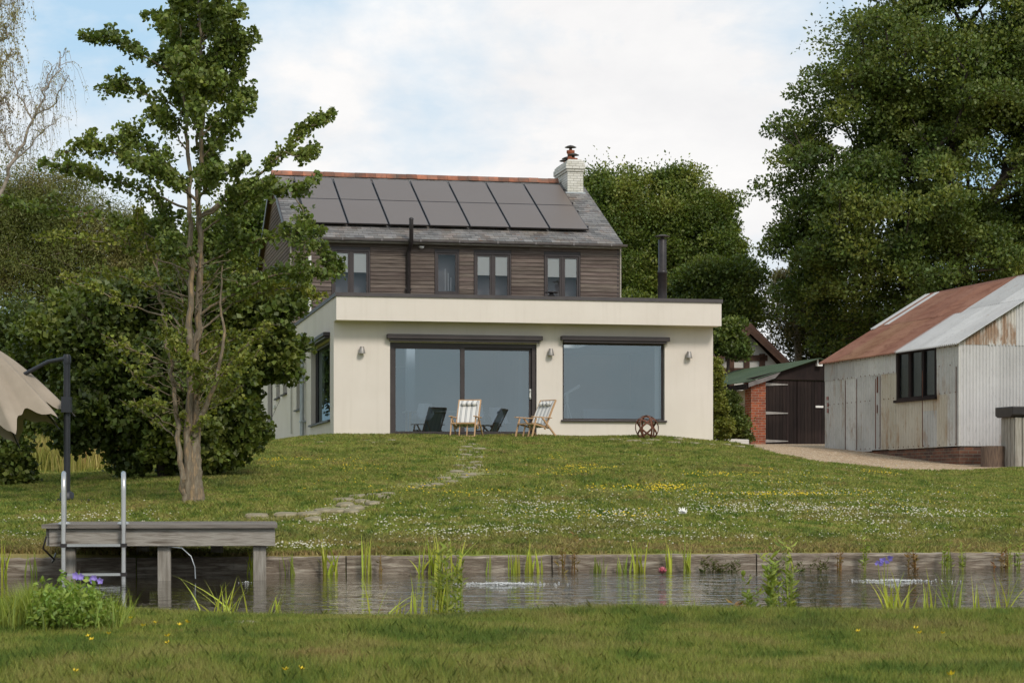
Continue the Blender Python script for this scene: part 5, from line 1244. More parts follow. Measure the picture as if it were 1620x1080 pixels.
# ------------------------------------------------------------------ the ginkgo-like lawn tree
def lawn_tree():
    rng = np.random.default_rng(77); g0 = G(305, 795)[0]; D = g0[1]; k = D / F; b = np.array(g0)
    root = empty('ginkgo_tree', tuple(g0), 0, 'slender multi stemmed lawn tree with fan shaped leaves and bare lower branches', 'tree')
    w = lambda x, y, z=0: np.array([(x - 810) / F * D * (1 + z / D), D + z, EYE + (HOR - y) * k * (1 + z / D)])
    P0, P1, A0, A1 = [], [], [], []
    def limb(pts, ra, rb, sub=4, wig=.012, pw=1.0):
        q = [w(*p) for p in pts]; q = np.array(q); t = np.linspace(0, len(q) - 1, (len(q) - 1) * sub + 1)
        o = np.stack([np.interp(t, np.arange(len(q)), q[:, i]) for i in range(3)], 1)
        if len(q) > 2:
            o2 = o.copy(); o2[1:-1] = (o[:-2] + o[1:-1] * 2 + o[2:]) / 4; o = o2
        o[1:-1] += rng.normal(size=(len(o) - 2, 3)) * wig
        rr = (1 - np.linspace(0, 1, len(o))) ** pw; rr = rb + (ra - rb) * rr
        P0.extend(o[:-1]); P1.extend(o[1:]); A0.extend(rr[:-1]); A1.extend(rr[1:]); return o
    # stems
    limb([(306, 803), (305, 760), (304, 700), (310, 640), (309, 560), (315, 470), (318, 400), (314, 330), (318, 260), (322, 180), (318, 100), (316, 30), (316, -40)], .066, .010, 5, .01)
    limb([(307, 808), (305, 770), (304, 730), (307, 690), (309, 650)], .15, .062, 4, .006)
    limb([(300, 800, -.05), (296, 700, -.1), (302, 620, -.1), (298, 520, -.15), (303, 430, -.1), (301, 340, -.1), (298, 240, 0), (292, 160, .1), (288, 100, .1), (285, 40, .1)], .056, .009, 5, .012)
    limb([(293, 800, -.12), (288, 730, -.15), (277, 640, -.1), (268, 560, 0), (258, 500, .1), (250, 430, .2), (246, 380, .3)], .040, .007, 5, .015)
    limb([(306, 690, -.1), (325, 640, -.2), (345, 600, -.3), (355, 540, -.3), (348, 480, -.2), (352, 420, -.2)], .035, .008)
    # (polyline px, radius0, leaf sleeve radius px, leaf density, young?)
    br = [
     ([(292, 130), (262, 108), (225, 88), (190, 66), (160, 58), (136, 60)], .022, 12, 1.3, 0),
     ([(300, 185), (262, 158), (225, 148), (195, 136), (174, 140)], .020, 11, 1.2, 0),
     ([(300, 245), (280, 215), (262, 190), (250, 182)], .018, 18, 1.4, 0),
     ([(300, 290), (268, 262), (235, 240), (205, 222), (190, 214)], .024, 20, 1.5, 0),
     ([(300, 300), (255, 275), (205, 250), (160, 235), (125, 232), (92, 246)], .026, 13, 1.3, 0),
     ([(303, 335), (250, 310), (200, 292), (150, 278), (100, 268), (60, 256)], .026, 12, 1.1, 0),
     ([(303, 400), (240, 375), (180, 350), (120, 335), (60, 330), (12, 318)], .024, 12, .8, 0),
     ([(300, 430), (230, 400), (170, 385), (110, 375), (50, 378)], .018, 12, .7, 1),
     ([(318, 120), (340, 100), (362, 80), (384, 58)], .016, 11, 1.2, 0),
     ([(320, 180), (350, 150), (375, 110), (390, 60)], .018, 12, 1.3, 0),
     ([(320, 215), (352, 185), (378, 160), (398, 150)], .018, 14, 1.3, 0),
     ([(320, 250), (345, 220), (365, 190), (378, 170)], .018, 15, 1.4, 0),
     ([(316, 300), (335, 270), (338, 230), (340, 200)], .025, 15, 1.3, 0),
     ([(316, 345), (360, 310), (410, 275), (450, 240), (480, 210), (500, 190), (526, 180)], .036, 11, 1.2, 0),
     ([(450, 240), (470, 250), (490, 246), (500, 240)], .010, 9, 1.0, 0),
     ([(316, 370), (370, 330), (420, 305), (460, 300), (488, 300)], .026, 12, 1.2, 0),
     ([(460, 302), (478, 330), (484, 370), (480, 410), (476, 440)], .012, 14, 1.3, 0),
     ([(316, 420), (370, 395), (420, 375), (470, 370), (510, 365)], .024, 12, 1.1, 0),
     ([(470, 372), (500, 390), (524, 410), (530, 440)], .010, 12, 1.2, 0),
     ([(314, 500), (360, 470), (405, 445), (450, 432), (490, 430), (520, 438)], .034, 12, 1.1, 0),
     ([(320, 520), (370, 480), (420, 460), (470, 455), (500, 470)], .024, 12, .9, 1),
     ([(300, 80), (275, 55), (255, 40), (246, 22)], .012, 13, 1.3, 0), ([(318, 110), (350, 80), (368, 50), (372, 22)], .012, 13, 1.3, 0), ([(298, 130), (272, 105), (258, 88)], .012, 13, 1.3, 0), ([(320, 160), (355, 140), (376, 122)], .012, 13, 1.3, 0), ([(318, 60), (352, 40), (365, 8)], .012, 12, 1.3, 0), ([(310, 40), (288, 20), (272, -5)], .012, 12, 1.3, 0),
     ([(330, 610), (375, 580), (410, 560)], .010, 14, .6, 1), ([(310, 560), (335, 540), (370, 535)], .010, 16, .8, 1), ([(306, 640), (345, 625), (385, 610)], .008, 14, .6, 1), ([(300, 560), (270, 540), (250, 510)], .008, 14, .5, 1),
     ([(306, 90), (285, 70), (272, 45), (280, 20)], .014, 14, 1.4, 0),
     ([(318, 60), (335, 40), (345, 15), (342, -10)], .014, 15, 1.4, 0),
     ([(316, 20), (300, 5), (290, -15)], .012, 15, 1.4, 0), ([(316, 0), (322, -25), (318, -50)], .012, 15, 1.4, 0),
     ([(318, 110), (300, 80), (305, 40)], .012, 16, 1.5, 0),
     ([(318, 160), (340, 130), (348, 90)], .012, 16, 1.5, 0),
     ([(300, 470), (250, 455), (200, 440), (150, 430), (105, 440)], .016, 12, .7, 1),
     ([(262, 500), (225, 490), (190, 478), (150, 456), (110, 445)], .018, 10, .35, 1),
     ([(268, 575), (230, 560), (195, 548), (160, 528)], .018, 8, .2, 1),
     ([(272, 626), (240, 610), (215, 600), (205, 585)], .014, 8, .25, 1),
     ([(275, 690), (250, 665), (225, 655), (212, 630)], .014, 7, .15, 1),
     ([(280, 645), (250, 640), (215, 640)], .010, 8, .3, 1),
     ([(345, 600), (375, 560), (400, 540), (430, 520)], .018, 9, .5, 1),
     ([(318, 560), (350, 545), (390, 525), (425, 515)], .020, 8, .4, 1),
     ([(250, 430), (235, 400), (220, 360), (215, 330)], .014, 12, .8, 1),
     ([(352, 480), (385, 450), (390, 410), (385, 380)], .012, 12, .9, 1),
     ([(318, 470), (345, 430), (365, 380), (370, 350)], .018, 14, 1.2, 0),
     ([(300, 400), (270, 360), (255, 330), (250, 310)], .018, 14, 1.2, 0),
     ([(310, 640), (335, 600), (345, 570)], .010, 20, .6, 1), ([(306, 660), (330, 640), (360, 630)], .010, 18, .5, 1),
     ([(306, 600), (325, 575), (350, 560)], .008, 18, .5, 1), ([(292, 720), (300, 690), (312, 672)], .006, 8, .3, 1),
    ]
    LC, LT, LY = [], [], []
    def foliage(q, rad, dens, young):
        L = np.linalg.norm(np.diff(q, axis=0), axis=1).sum(); st = max(4, int(L / .023 * dens)); tt = np.sort(rng.uniform(.22, 1, st)) * (len(q) - 1)
        c = np.stack([np.interp(tt, np.arange(len(q)), q[:, i]) for i in range(3)], 1)
        for p, t_ in zip(c, tt / (len(q) - 1)):
            rr = rad * (.90 - .12 * young) * k * (.62 + .5 * math.sin(PI * min(1, t_ * .9 + .1))) * rng.uniform(.6, 1.15)
            cc = p + rng.normal(size=3) * rr * .55; n = rng.integers(5, 10)
            for _ in range(n):
                v = rng.normal(size=3); v /= np.linalg.norm(v); LC.append(cc + v * rr * .35 * rng.uniform(.2, 1.3)); LT.append(v + rng.normal(size=3) * .3 + np.array([0, 0, .35])); LY.append(young)
    def side(q, r0, rad, dens, young, n):
        """short side twigs carrying the same foliage"""
        for _ in range(n):
            i = rng.integers(int(len(q) * .3), len(q) - 1); d = rng.normal(size=3) * np.array([.8, 1, .5]) + np.array([0, 0, .45]) + (q[i + 1] - q[i]) / np.linalg.norm(q[i + 1] - q[i]) * .9
            d /= np.linalg.norm(d); L = rng.uniform(.10, .30); e = q[i] + d * L; m_ = q[i] + d * L * .5 + rng.normal(size=3) * .02; qq = np.array([q[i], m_, e])
            P0.extend(qq[:-1]); P1.extend(qq[1:]); A0.extend([r0 * .35, r0 * .3]); A1.extend([r0 * .3, r0 * .18]); foliage(qq, rad * .8, dens * .8, young)
    for i, (pts, r0, sl_, dens, yg) in enumerate(br):
        z1 = rng.uniform(-.9, .9); n = len(pts); p3 = [(x, y, z1 * (j / (n - 1))) for j, (x, y) in enumerate(pts)]
        q = limb(p3, r0 * .62, .005, 5, .008); foliage(q, sl_, dens, yg); side(q, r0, sl_, dens, yg, 7 if dens > .6 else 5)
    # branches towards and away from the viewer fill the middle of the crown
    for i in range(27):
        y = rng.uniform(0, 600) if i < 22 else rng.uniform(280, 620); s = rng.choice([-1, 1]); ang = rng.uniform(-.75, .75); L = (.35 + 1.25 * min(1, max(0, y) / 330)) * rng.uniform(.6, 1) * (1 if y < 500 else .6)
        x0 = 312; dx = L * math.sin(ang) / k; dz = s * L * math.cos(ang)
        q = limb([(x0, y + 30, 0), (x0 + dx * .4, y, dz * .4), (x0 + dx * .75, y - 18, dz * .75), (x0 + dx, y - 30, dz)], .018, .005, 4)
        dn = 1.1 if y < 430 else .7; foliage(q, 13, dn, int(y > 430)); side(q, .018, 12, dn, int(y > 430), 6)
    # bare twigs low down
    for i in range(60):
        y = rng.uniform(430, 690); s = rng.choice([-1, 1]); L = rng.uniform(15, 75)
        limb([(300 + s * 10, y), (300 + s * L * .6, y - rng.uniform(0, 25), rng.uniform(-.5, .5)), (300 + s * L * 1.1, y - rng.uniform(5, 45), rng.uniform(-.8, .8))], .007, .003, 3, .015)
    V, f = segs_arrays(np.array(P0) - b, np.array(P1) - b, np.array(A0), np.array(A1), 8); raw_mesh('trunk', V, f, M['bark'], root, smooth=True)
    LC = np.array(LC) - b; LT = np.array(LT); LY = np.array(LY)
    for yv, mt, nm in ((0, M['leaf_gk'], 'crown'), (1, M['leaf_gk2'], 'young_foliage')):
        V, f = fan_arrays(LC[LY == yv], LT[LY == yv], .044 - .006 * yv, rng); raw_mesh(nm, V, f, mt, root)
    print('ginkgo leaves', len(LC))
lawn_tree()

# ================================================================== STEPPING STONES
STN = []
def stone(p, rx, ry, seed, label, grp, name='stepping_stone', h=.032):
    r = random.Random(seed); n = 9; a0 = r.uniform(0, 6)
    pts = [(rx * math.cos(a0 + 2 * PI * k / n) * r.uniform(.8, 1.12), ry * math.sin(a0 + 2 * PI * k / n) * r.uniform(.8, 1.12)) for k in range(n)]
    z = float(zt(p[0], p[1])); sl_ = .06; STN.append((p[0], p[1], rx, ry))
    m = MB(); vs = [(x, y, -.05 + y * sl_) for x, y in pts] + [(x, y, h * .6 + y * sl_) for x, y in pts] + [(x * .88, y * .88, h + y * sl_ + r.uniform(-.004, .004)) for x, y in pts]
    m.add(vs, [(k + a * n, (k + 1) % n + a * n, (k + 1) % n + (a + 1) * n, k + (a + 1) * n) for a in (0, 1) for k in range(n)] + [tuple(range(2 * n, 3 * n))])
    o = m.build(name, M['stone']); o.location = (p[0], p[1], z); tag(o, label, 'stone', grp)
st = [(745, 697.5, 11), (731, 700, 10), (748, 704, 12), (738, 708, 13), (757, 711, 12), (729, 713, 12), (750, 717, 12), (736, 721, 14), (759, 725, 10), (733, 729, 12), (752, 733, 13), (727, 738, 12), (744, 742, 13), (757, 738, 9), (722, 747, 13), (742, 752, 16), (735, 757, 14), (704, 758, 13), (716, 764, 13), (692, 768, 14), (672, 771, 12), (655, 775, 8)]
for i, (x, y, r_) in enumerate(st): g = G(x, y)[0]; stone(g, r_ / F * g[1] * .95, .26, i, 'flat pale stepping stone of the upper path down from the deck chairs', 'stones of the upper lawn path')
st = [(612, 785, 13), (592, 787, 14), (606, 791, 12), (566, 789, 16), (545, 794, 18), (572, 797, 14), (590, 800, 12), (545, 802, 16), (562, 807, 14), (512, 812, 18), (536, 812, 16), (488, 817, 20), (452, 818, 22), (405, 820, 20), (495, 825, 14), (556, 813, 14)]
for i, (x, y, r_) in enumerate(st): g = G(x, y)[0]; stone(g, r_ / F * g[1], .22, i + 50, 'flat brown stepping stone of the lower path leading to the jetty', 'stones of the lower lawn path', h=.05)
st = [(973, 698, 12), (1003, 700, 14), (1032, 699, 11), (1024, 704, 10), (1072, 696.5, 8), (1078, 701, 9), (1066, 703, 12), (1098, 704, 12), (1120, 706, 13), (1145, 706, 13), (1168, 709, 12), (1186, 707, 10), (1200, 711, 9)]
for i, (x, y, r_) in enumerate(st): g = G(x, y)[0]; stone(g, r_ / F * g[1], .2, i + 90, 'pale rubble stone of the terrace edge below the picture window', 'rubble stones edging the terrace', 'edging_stone', h=.06)
for i, (x, y, r_) in enumerate([(498, 697, 9), (520, 699, 9), (505, 701, 10), (578, 699, 12), (605, 700, 10), (590, 702, 12), (620, 698, 8)]): g = G(x, y)[0]; stone(g, r_ / F * g[1], .2, i + 120, 'pale stone half sunk in grass below the left corner of the extension', 'sunken stones by the left corner', 'sunken_stone', h=.04)
for x, y, r_, lb in ((384, 990, 30, 'flat pale stone on the near bank below the jetty'), (1215, 972, 22, 'flat brown stone on the near bank below the tall leafy stems'), (1398, 977, 10, 'small pale stone on the near bank below the purple iris')): g = G(x, y)[0]; stone(g, r_ / F * g[1], .07, int(x), lb, None, 'bank_stone', h=.02)

def worn(name, label, pts, wid, seed):
    rng_ = np.random.default_rng(seed); g = G([p[0] for p in pts], [p[1] for p in pts]); t = np.linspace(0, len(g) - 1, 60); c = np.stack([np.interp(t, np.arange(len(g)), g[:, k]) for k in range(2)], 1)
    d = np.gradient(c, axis=0); nrm = np.stack([-d[:, 1], d[:, 0]], 1); nrm /= np.linalg.norm(nrm, axis=1)[:, None]; V = []
    for q in np.linspace(-1, 1, 7):
        w_ = wid * (1 + .35 * np.sin(t * 5 + q * 2) + .2 * rng_.normal(size=60)); xy = c + nrm * (q * w_)[:, None]; V.append(np.concatenate([xy, (zt(xy[:, 0], xy[:, 1]) + .012)[:, None]], 1))
    V = np.stack(V, 1).reshape(-1, 3); i = (np.arange(6)[None] + np.arange(59)[:, None] * 7).ravel()
    tag(raw_mesh(name, V, np.stack([i, i + 1, i + 8, i + 7], 1), M['worn'], smooth=True), label, kind='structure'); return c
M['worn'] = mat('worn_turf', (.27, .23, .10), (.20, .21, .06), 5, .95, bs=.8, bscale=30, c3=(.34, .28, .14))
PC1 = worn('path', 'worn straw coloured turf along the upper stone path', [(742, 697), (740, 710), (745, 722), (742, 735), (735, 750), (705, 762), (655, 776)], .42, 1)
PC2 = worn('path', 'worn straw coloured turf along the lower stone path', [(612, 786), (570, 795), (520, 812), (450, 820), (395, 823)], .30, 2)
PC = np.concatenate([PC1, PC2])
# ================================================================== GRASS
def blades(name, label, X, Y, H, Wd, mt, lean=.35, rng=RNG, Zf=None):
    n = len(X); Z = zt(X, Y) - .004 if Zf is None else Zf; th = rng.uniform(0, 2 * PI, n); lx, ly = rng.normal(size=(2, n)) * lean * H
    dx, dy = np.cos(th) * Wd / 2, np.sin(th) * Wd / 2
    V = np.stack([np.stack([X - dx, Y - dy, Z], 1), np.stack([X + dx, Y + dy, Z], 1), np.stack([X + dx * .7 + lx * .35, Y + dy * .7 + ly * .35, Z + H * .6], 1), np.stack([X + lx, Y + ly, Z + H * .97], 1), np.stack([X - dx * .7 + lx * .35, Y - dy * .7 + ly * .35, Z + H * .6], 1)], 1).reshape(-1, 3)
    i = np.arange(n)[:, None] * 5; o = raw_mesh(name, V, i + np.arange(5)[None], mt); tag(o, label, 'grass', kind='stuff'); return o
def fnoise(x, y, s, seed=0):
    r = np.random.default_rng(seed); o = 0
    for k in range(7):
        a = r.uniform(0, 2 * PI); f = s * r.uniform(.6, 2.2); o = o + np.sin((x * math.cos(a) + y * math.sin(a) * 1.4) * f + r.uniform(0, 7))
    return o / 3.7
rg = np.random.default_rng(5)
n = 700000; Y = 6.6 + (12.35 - 6.6) * rg.uniform(0, 1, n) ** .85; X = rg.uniform(-1, 1, n) * (Y * .245 + .7)
H = (.026 + .030 * rg.uniform(0, 1, n) ** 2) * (1 + .35 * fnoise(X, Y, 2.2, 3)); ed = ss(-.55, -.05, Y - ynear(X)); H = H * (1 + .45 * ed * rg.uniform(.0, 1.3, n)**2)
k_ = Y < ynear(X) + .16
blades('grass', 'mown foreground grass on the near bank of the pond', X[k_], Y[k_], H[k_], .0027, M['blades'], .27, rg)
n = 640000; Y = 20.2 + (54 - 20.2) * rg.uniform(0, 1, n) ** 1.25; X = rg.uniform(-1, 1, n) * (Y * .245 + 5)
s_ = Y - ybank(X); H = (.035 + .025 * rg.uniform(0, 1, n)) * (1 + .4 * fnoise(X, Y, 1.1, 4)) * (.8 + .012 * Y)
k_ = (s_ > .12) & (Y < gravel_front(X) + .1 + 90 * (X < bx[0]))
U_ = (X - CX) * ca + (Y - CY) * sa; V_ = -(X - CX) * sa + (Y - CY) * ca; pd = np.min((X[:, None] - PC[None, ::3, 0]) ** 2 + (Y[:, None] - PC[None, ::3, 1]) ** 2, axis=1); k_ &= (pd > .12) | (rg.uniform(0, 1, n) < .35)
for sx_, sy_, rx_, ry_ in STN: k_ &= ((X - sx_) / (rx_ * .85)) ** 2 + ((Y - sy_) / (ry_ * .85)) ** 2 > 1
k_ &= ~((U_ > -.02) & (U_ < W + .1) & (V_ > -.02))
blades('grass', 'rough lawn grass on the slope between the pond and the house', X[k_], Y[k_], H[k_], .012 + .0003 * Y[k_], M['blades'], .5, rg)
# pale seeding grass behind the parasol post
n = 5200; C_ = G([85, 60, 110, 140, 40], [742, 740, 742, 738, 742]); i = rg.integers(0, 5, n); X = C_[i, 0] + rg.normal(size=n) * .35; Y = C_[i, 1] + rg.normal(size=n) * .6
blades('grass', 'tall pale seeding grass beyond the parasol post', X, Y, .35 + .35 * rg.uniform(0, 1, n), .012, M['pale_grass'], .2, rg)

# ================================================================== MEADOW FLOWERS
def heads(name, label, Pts, r, mt, kind='stuff'):
    n = len(Pts); a = np.arange(6) * PI / 3
    ring = np.stack([np.cos(a), np.sin(a), np.zeros(6)], 1)
    V = np.concatenate([Pts[:, None] + ring[None] * r[:, None, None], Pts[:, None] + np.array([[0, 0, .8]])[None] * r[:, None, None], Pts[:, None] - np.array([[0, 0, .5]])[None] * r[:, None, None]], 1).reshape(-1, 3)
    q = np.arange(6); f = np.concatenate([np.stack([q, (q + 1) % 6, np.full(6, 6)], 1), np.stack([(q + 1) % 6, q, np.full(6, 7)], 1)])
    return tag(raw_mesh(name, V, (np.arange(n)[:, None, None] * 8 + f[None]).reshape(-1, 3), mt), label, 'flowers', kind=kind)
def patch(ells):
    out = []
    for px, py, rx, ry, n in ells:
        a = rg.normal(size=(n, 2)) * .5; out.append(np.stack([px + a[:, 0] * rx, py + a[:, 1] * ry], 1))
    q = np.concatenate(out); q = q[(q[:, 1] < 872) & (q[:, 1] > 697)]; g = G(q[:, 0], q[:, 1])
    g = g[(g[:, 1] < 52) & (g[:, 1] > ybank(g[:, 0]) + .15)]; kx = fnoise(g[:, 0], g[:, 1], 2.6, 9) + rg.normal(size=len(g)) * .3 > -.35; g = g[kx]; g[:, :2] += rg.normal(size=(len(g), 2)) * .08; g[:, 2] = zt(g[:, 0], g[:, 1]) + .035; return g
wh = patch([(860, 805, 120, 22, 420), (960, 830, 160, 22, 420), (780, 838, 110, 18, 260), (1230, 808, 260, 18, 800), (1330, 790, 260, 22, 600), (1500, 832, 180, 12, 520), (1440, 812, 220, 14, 360), (1280, 770, 240, 18, 420), (1120, 800, 260, 20, 380), (480, 868, 80, 8, 130), (470, 872, 60, 6, 60), (60, 840, 90, 30, 220), (180, 815, 120, 22, 150), (540, 830, 120, 26, 140), (1000, 845, 180, 16, 260), (650, 845, 140, 20, 170), (1180, 850, 120, 14, 130), (1300, 740, 120, 12, 110), (1040, 732, 60, 8, 40), (900, 810, 400, 50, 160), (1400, 850, 160, 10, 130), (1130, 880, 90, 3, 30), (330, 860, 60, 20, 60), (640, 800, 130, 30, 70)])
heads('flowers', 'white clover heads scattered over the lawn slope', wh, .008 + .008 * rg.uniform(0, 1, len(wh)), M['fl_white'])
ye = patch([(925, 742, 40, 8, 221), (1040, 772, 90, 9, 323), (1160, 748, 90, 8, 255), (1240, 784, 120, 8, 255), (1400, 747, 40, 5, 119), (460, 733, 90, 10, 119), (580, 737, 60, 12, 102), (730, 778, 80, 8, 102), (1260, 765, 70, 10, 136), (870, 725, 60, 6, 34), (1100, 785, 300, 40, 187), (640, 760, 200, 40, 102), (1450, 785, 140, 30, 102), (960, 812, 120, 12, 51), (900, 750, 60, 6, 85)])
heads('flowers', 'yellow buttercups scattered over the lawn slope', ye, .009 + .009 * rg.uniform(0, 1, len(ye)), M['fl_yellow'])
# individual buttercups on the near bank
bcs = [(207, 977), (226, 991), (245, 985), (288, 987), (144, 1006), (148, 1011), (171, 1003), (273, 1019), (283, 988), (455, 1067), (467, 1063), (1461, 1004), (1450, 997), (1491, 1000), (1510, 1078), (270, 1010), (118, 1067), (1360, 998)]
def mk_butter():
    o = empty('buttercup'); m = MB(); m.tube([(0, 0, 0), (.003, .002, .03), (.0, .004, .058)], .0012, 5); m.build('stem', M['reed_green'], o)
    m = MB()
    for k in range(5):
        a = 2 * PI * k / 5; c, s = math.cos(a), math.sin(a); c2, s2 = math.cos(a + .55), math.sin(a + .55); c3, s3 = math.cos(a - .55), math.sin(a - .55)
        m.add([(0, .004, .058), (.009 * c3, .004 + .009 * s3, .063), (.0135 * c, .004 + .0135 * s, .070), (.009 * c2, .004 + .009 * s2, .063)], [(0, 1, 2, 3)])
    m.build('petals', M['fl_yellow'], o); return o
for i, (px, py) in enumerate(bcs):
    o = mk_butter() if i == 0 else copy_tree(bo)
    if i == 0: bo = o
    g = G(px, py + 20)[0]; o.location = (g[0], min(g[1], float(ynear(g[0])) - .02), float(zt(g[0], g[1]))); o.rotation_euler = (rg.uniform(.1, .5), 0, rg.uniform(0, 6)); s = rg.uniform(.8, 1.15); o.scale = (s, s, s)
    tag(o, 'small yellow buttercup in the near bank grass' , 'flower', 'buttercups on the near bank')

# ================================================================== POND PLANTS
def ribbons(specs, mt, name, parent, rng):
    V = []; Fq = []
    for (x, y, z, H, w, lx, ly, curl) in specs:
        n = 6; th = rng.uniform(0, PI); dx, dy = math.cos(th) * w / 2, math.sin(th) * w / 2; b = len(V)
        for i in range(n + 1):
            t = i / n; ww = (1 - t ** 2.2) * (.75 + .5 * math.sin(PI * min(t * 1.3, 1))); cx_ = lx * t ** 1.7; cy_ = ly * t ** 1.7; hz_ = H * (t - curl * t ** 3)
            V += [(x + cx_ - dx * ww, y + cy_ - dy * ww, z + hz_), (x + cx_ + dx * ww, y + cy_ + dy * ww, z + hz_)]
        for i in range(n): Fq.append((b + 2 * i, b + 2 * i + 1, b + 2 * i + 3, b + 2 * i + 2))
    return raw_mesh(name, V, np.array(Fq), mt, parent, smooth=True)
NB = 0
def reed(px, pyb, pyt, wpx, n, label, mt='reed', d=None, name='reed_clump', grp='reeds in the pond', leanf=.25, wid=.011, leafy=0, curl=.05):
    """clump from a base to a top line (measured on the photo)"""
    global NB; NB += 1; rng = np.random.default_rng(500 + NB)
    if d is None:
        g = G(px, pyb)[0]; d = g[1]
    x = (px - 810) / F * d; z0 = max(-.04, float(zt(x, d))); k = d / F
    o = empty(name, (x, d, z0), 0, label, 'plant', grp); Hm = EYE + (HOR - pyt) * k - z0
    sp = []
    for i in range(n):
        H = Hm * (1 if i == 0 else rng.uniform(.55, 1)); sp.append((rng.normal() * wpx * k * .33, rng.normal() * wpx * k * .25, 0, H, wid * rng.uniform(.7, 1.2), rng.normal() * H * leanf, rng.normal() * H * leanf * .6, curl * rng.uniform(0, 2)))
    ribbons(sp, M[mt], 'leaves', o, rng)
    if leafy:
        C, T = [], []
        for s in sp:
            for j in range(leafy):
                t = rng.uniform(.15, 1); a = rng.uniform(0, 2 * PI); v = np.array([math.cos(a), math.sin(a), .6]); C.append(np.array([s[0] + s[5] * t ** 1.7, s[1] + s[6] * t ** 1.7, s[3] * t]) + v * .02); T.append(v)
        V, f = leaf_arrays(np.array(C), np.array(T), .055, .22, rng=rng); raw_mesh('stem_leaves', V, f, M[mt], o)
    return o
FB = lambda px: 20.7 * (1 + .216 * (px - 810) / F * 1.0) - .22
rd = [(523, 908, 850, 26, 12, 'yellow green iris blades rising by the sleepers right of the jetty', 'reed', 0, .28),
 (583, 910, 843, 12, 8, 'narrow upright yellow green reed with a rusty stem beside it', 'reed', 0, .06), (602, 906, 865, 8, 3, 'thin brown stems leaning on the sleeper', 'rushes', 6, .05),
 (457, 908, 862, 24, 8, 'sparse pale reeds just right of the last jetty post', 'reed_green', 0, .15), (396, 915, 860, 10, 6, 'reed clump hidden behind the right jetty post', 'reed', 0, .12),
 (690, 908, 838, 30, 16, 'dense tall reeds at the middle of the far bank', 'reed', 0, .16), (667, 905, 862, 14, 5, 'leaning yellow reeds left of the dense clump', 'reed', 0, .35),
 (720, 906, 850, 14, 5, 'slanting thin reeds right of the dense clump', 'reed', 0, .3), (775, 904, 866, 14, 4, 'faint thin reeds between two taller clumps', 'reed_green', 0, .12),
 (814, 908, 858, 12, 7, 'bright reed clump left of the paired one in mid bank', 'reed', 0, .08), (841, 908, 852, 16, 9, 'bright reed clump right of its pair in mid bank', 'reed', 0, .12),
 (890, 904, 862, 12, 5, 'rusty stemmed pond weed left of the lily pads', 'rushes', 8, .05), (909, 905, 850, 10, 4, 'tall rusty stem with narrow leaves in mid bank', 'rushes', 10, .05),
 (945, 908, 876, 16, 14, 'short broad dark green leaves against the sleeper', 'reed_green', 0, .14), (985, 905, 878, 14, 10, 'short broad green leaves in a pair against the sleeper', 'reed_green', 0, .14),
 (1012, 908, 850, 18, 12, 'yellow green reed fan left of the pink water lily', 'reed', 0, .15), (1058, 906, 855, 14, 10, 'upright reed group behind the pink water lily', 'reed', 0, .1),
 (1090, 906, 858, 16, 8, 'leaning reeds around the tall white arum flower', 'reed', 0, .22), (1330, 900, 864, 10, 4, 'rust tipped weed right of the leafy stems', 'rushes', 8, .06),
 (1366, 900, 850, 10, 4, 'feathery green stem by the sleeper behind the purple iris', 'reed_green', 10, .05), (1445, 902, 858, 16, 7, 'red tipped leafy weed clump by the sleeper', 'rushes', 10, .08),
 (1498, 898, 858, 12, 5, 'green leafy weed clump against the right sleeper', 'reed_green', 10, .06), (1522, 898, 853, 10, 5, 'tall green leafy weed against the right sleeper', 'reed_green', 10, .05),
 (1585, 898, 868, 18, 9, 'brown and green weed clump near the right end', 'rushes', 8, .06), (1606, 896, 848, 12, 6, 'tall leafy weed at the right edge of the far bank', 'reed_green', 10, .05),
 (8, 915, 852, 14, 7, 'yellow reeds at the left edge beside the sleeper', 'reed', 0, .18), (50, 912, 862, 16, 6, 'thin reeds left of the ladder', 'reed_green', 0, .1), (1255, 882, 845, 6, 1, 'single slanting yellow blade above the sleeper', 'reed', 0, .5)]
for (px, b_, t_, w_, n, lb, mt, lf, ln) in rd: reed(px, b_, t_ - 6, w_, int(n * 1.3), lb, mt, d=FB(px), leafy=lf, leanf=ln, wid=.020 if mt == 'reed' else .013)
for i, px in enumerate((1112, 1128, 1143, 1160, 1232, 1270, 1300)):
    reed(px, 900, 878 + (i % 3) * 4, 12, 6, 'dark purple leaved weed growing from the sleeper joint', 'purple_leaf', d=FB(px) + .02, name='purple_weed', grp='purple weeds along the sleepers', leafy=9, leanf=.2, wid=.005)
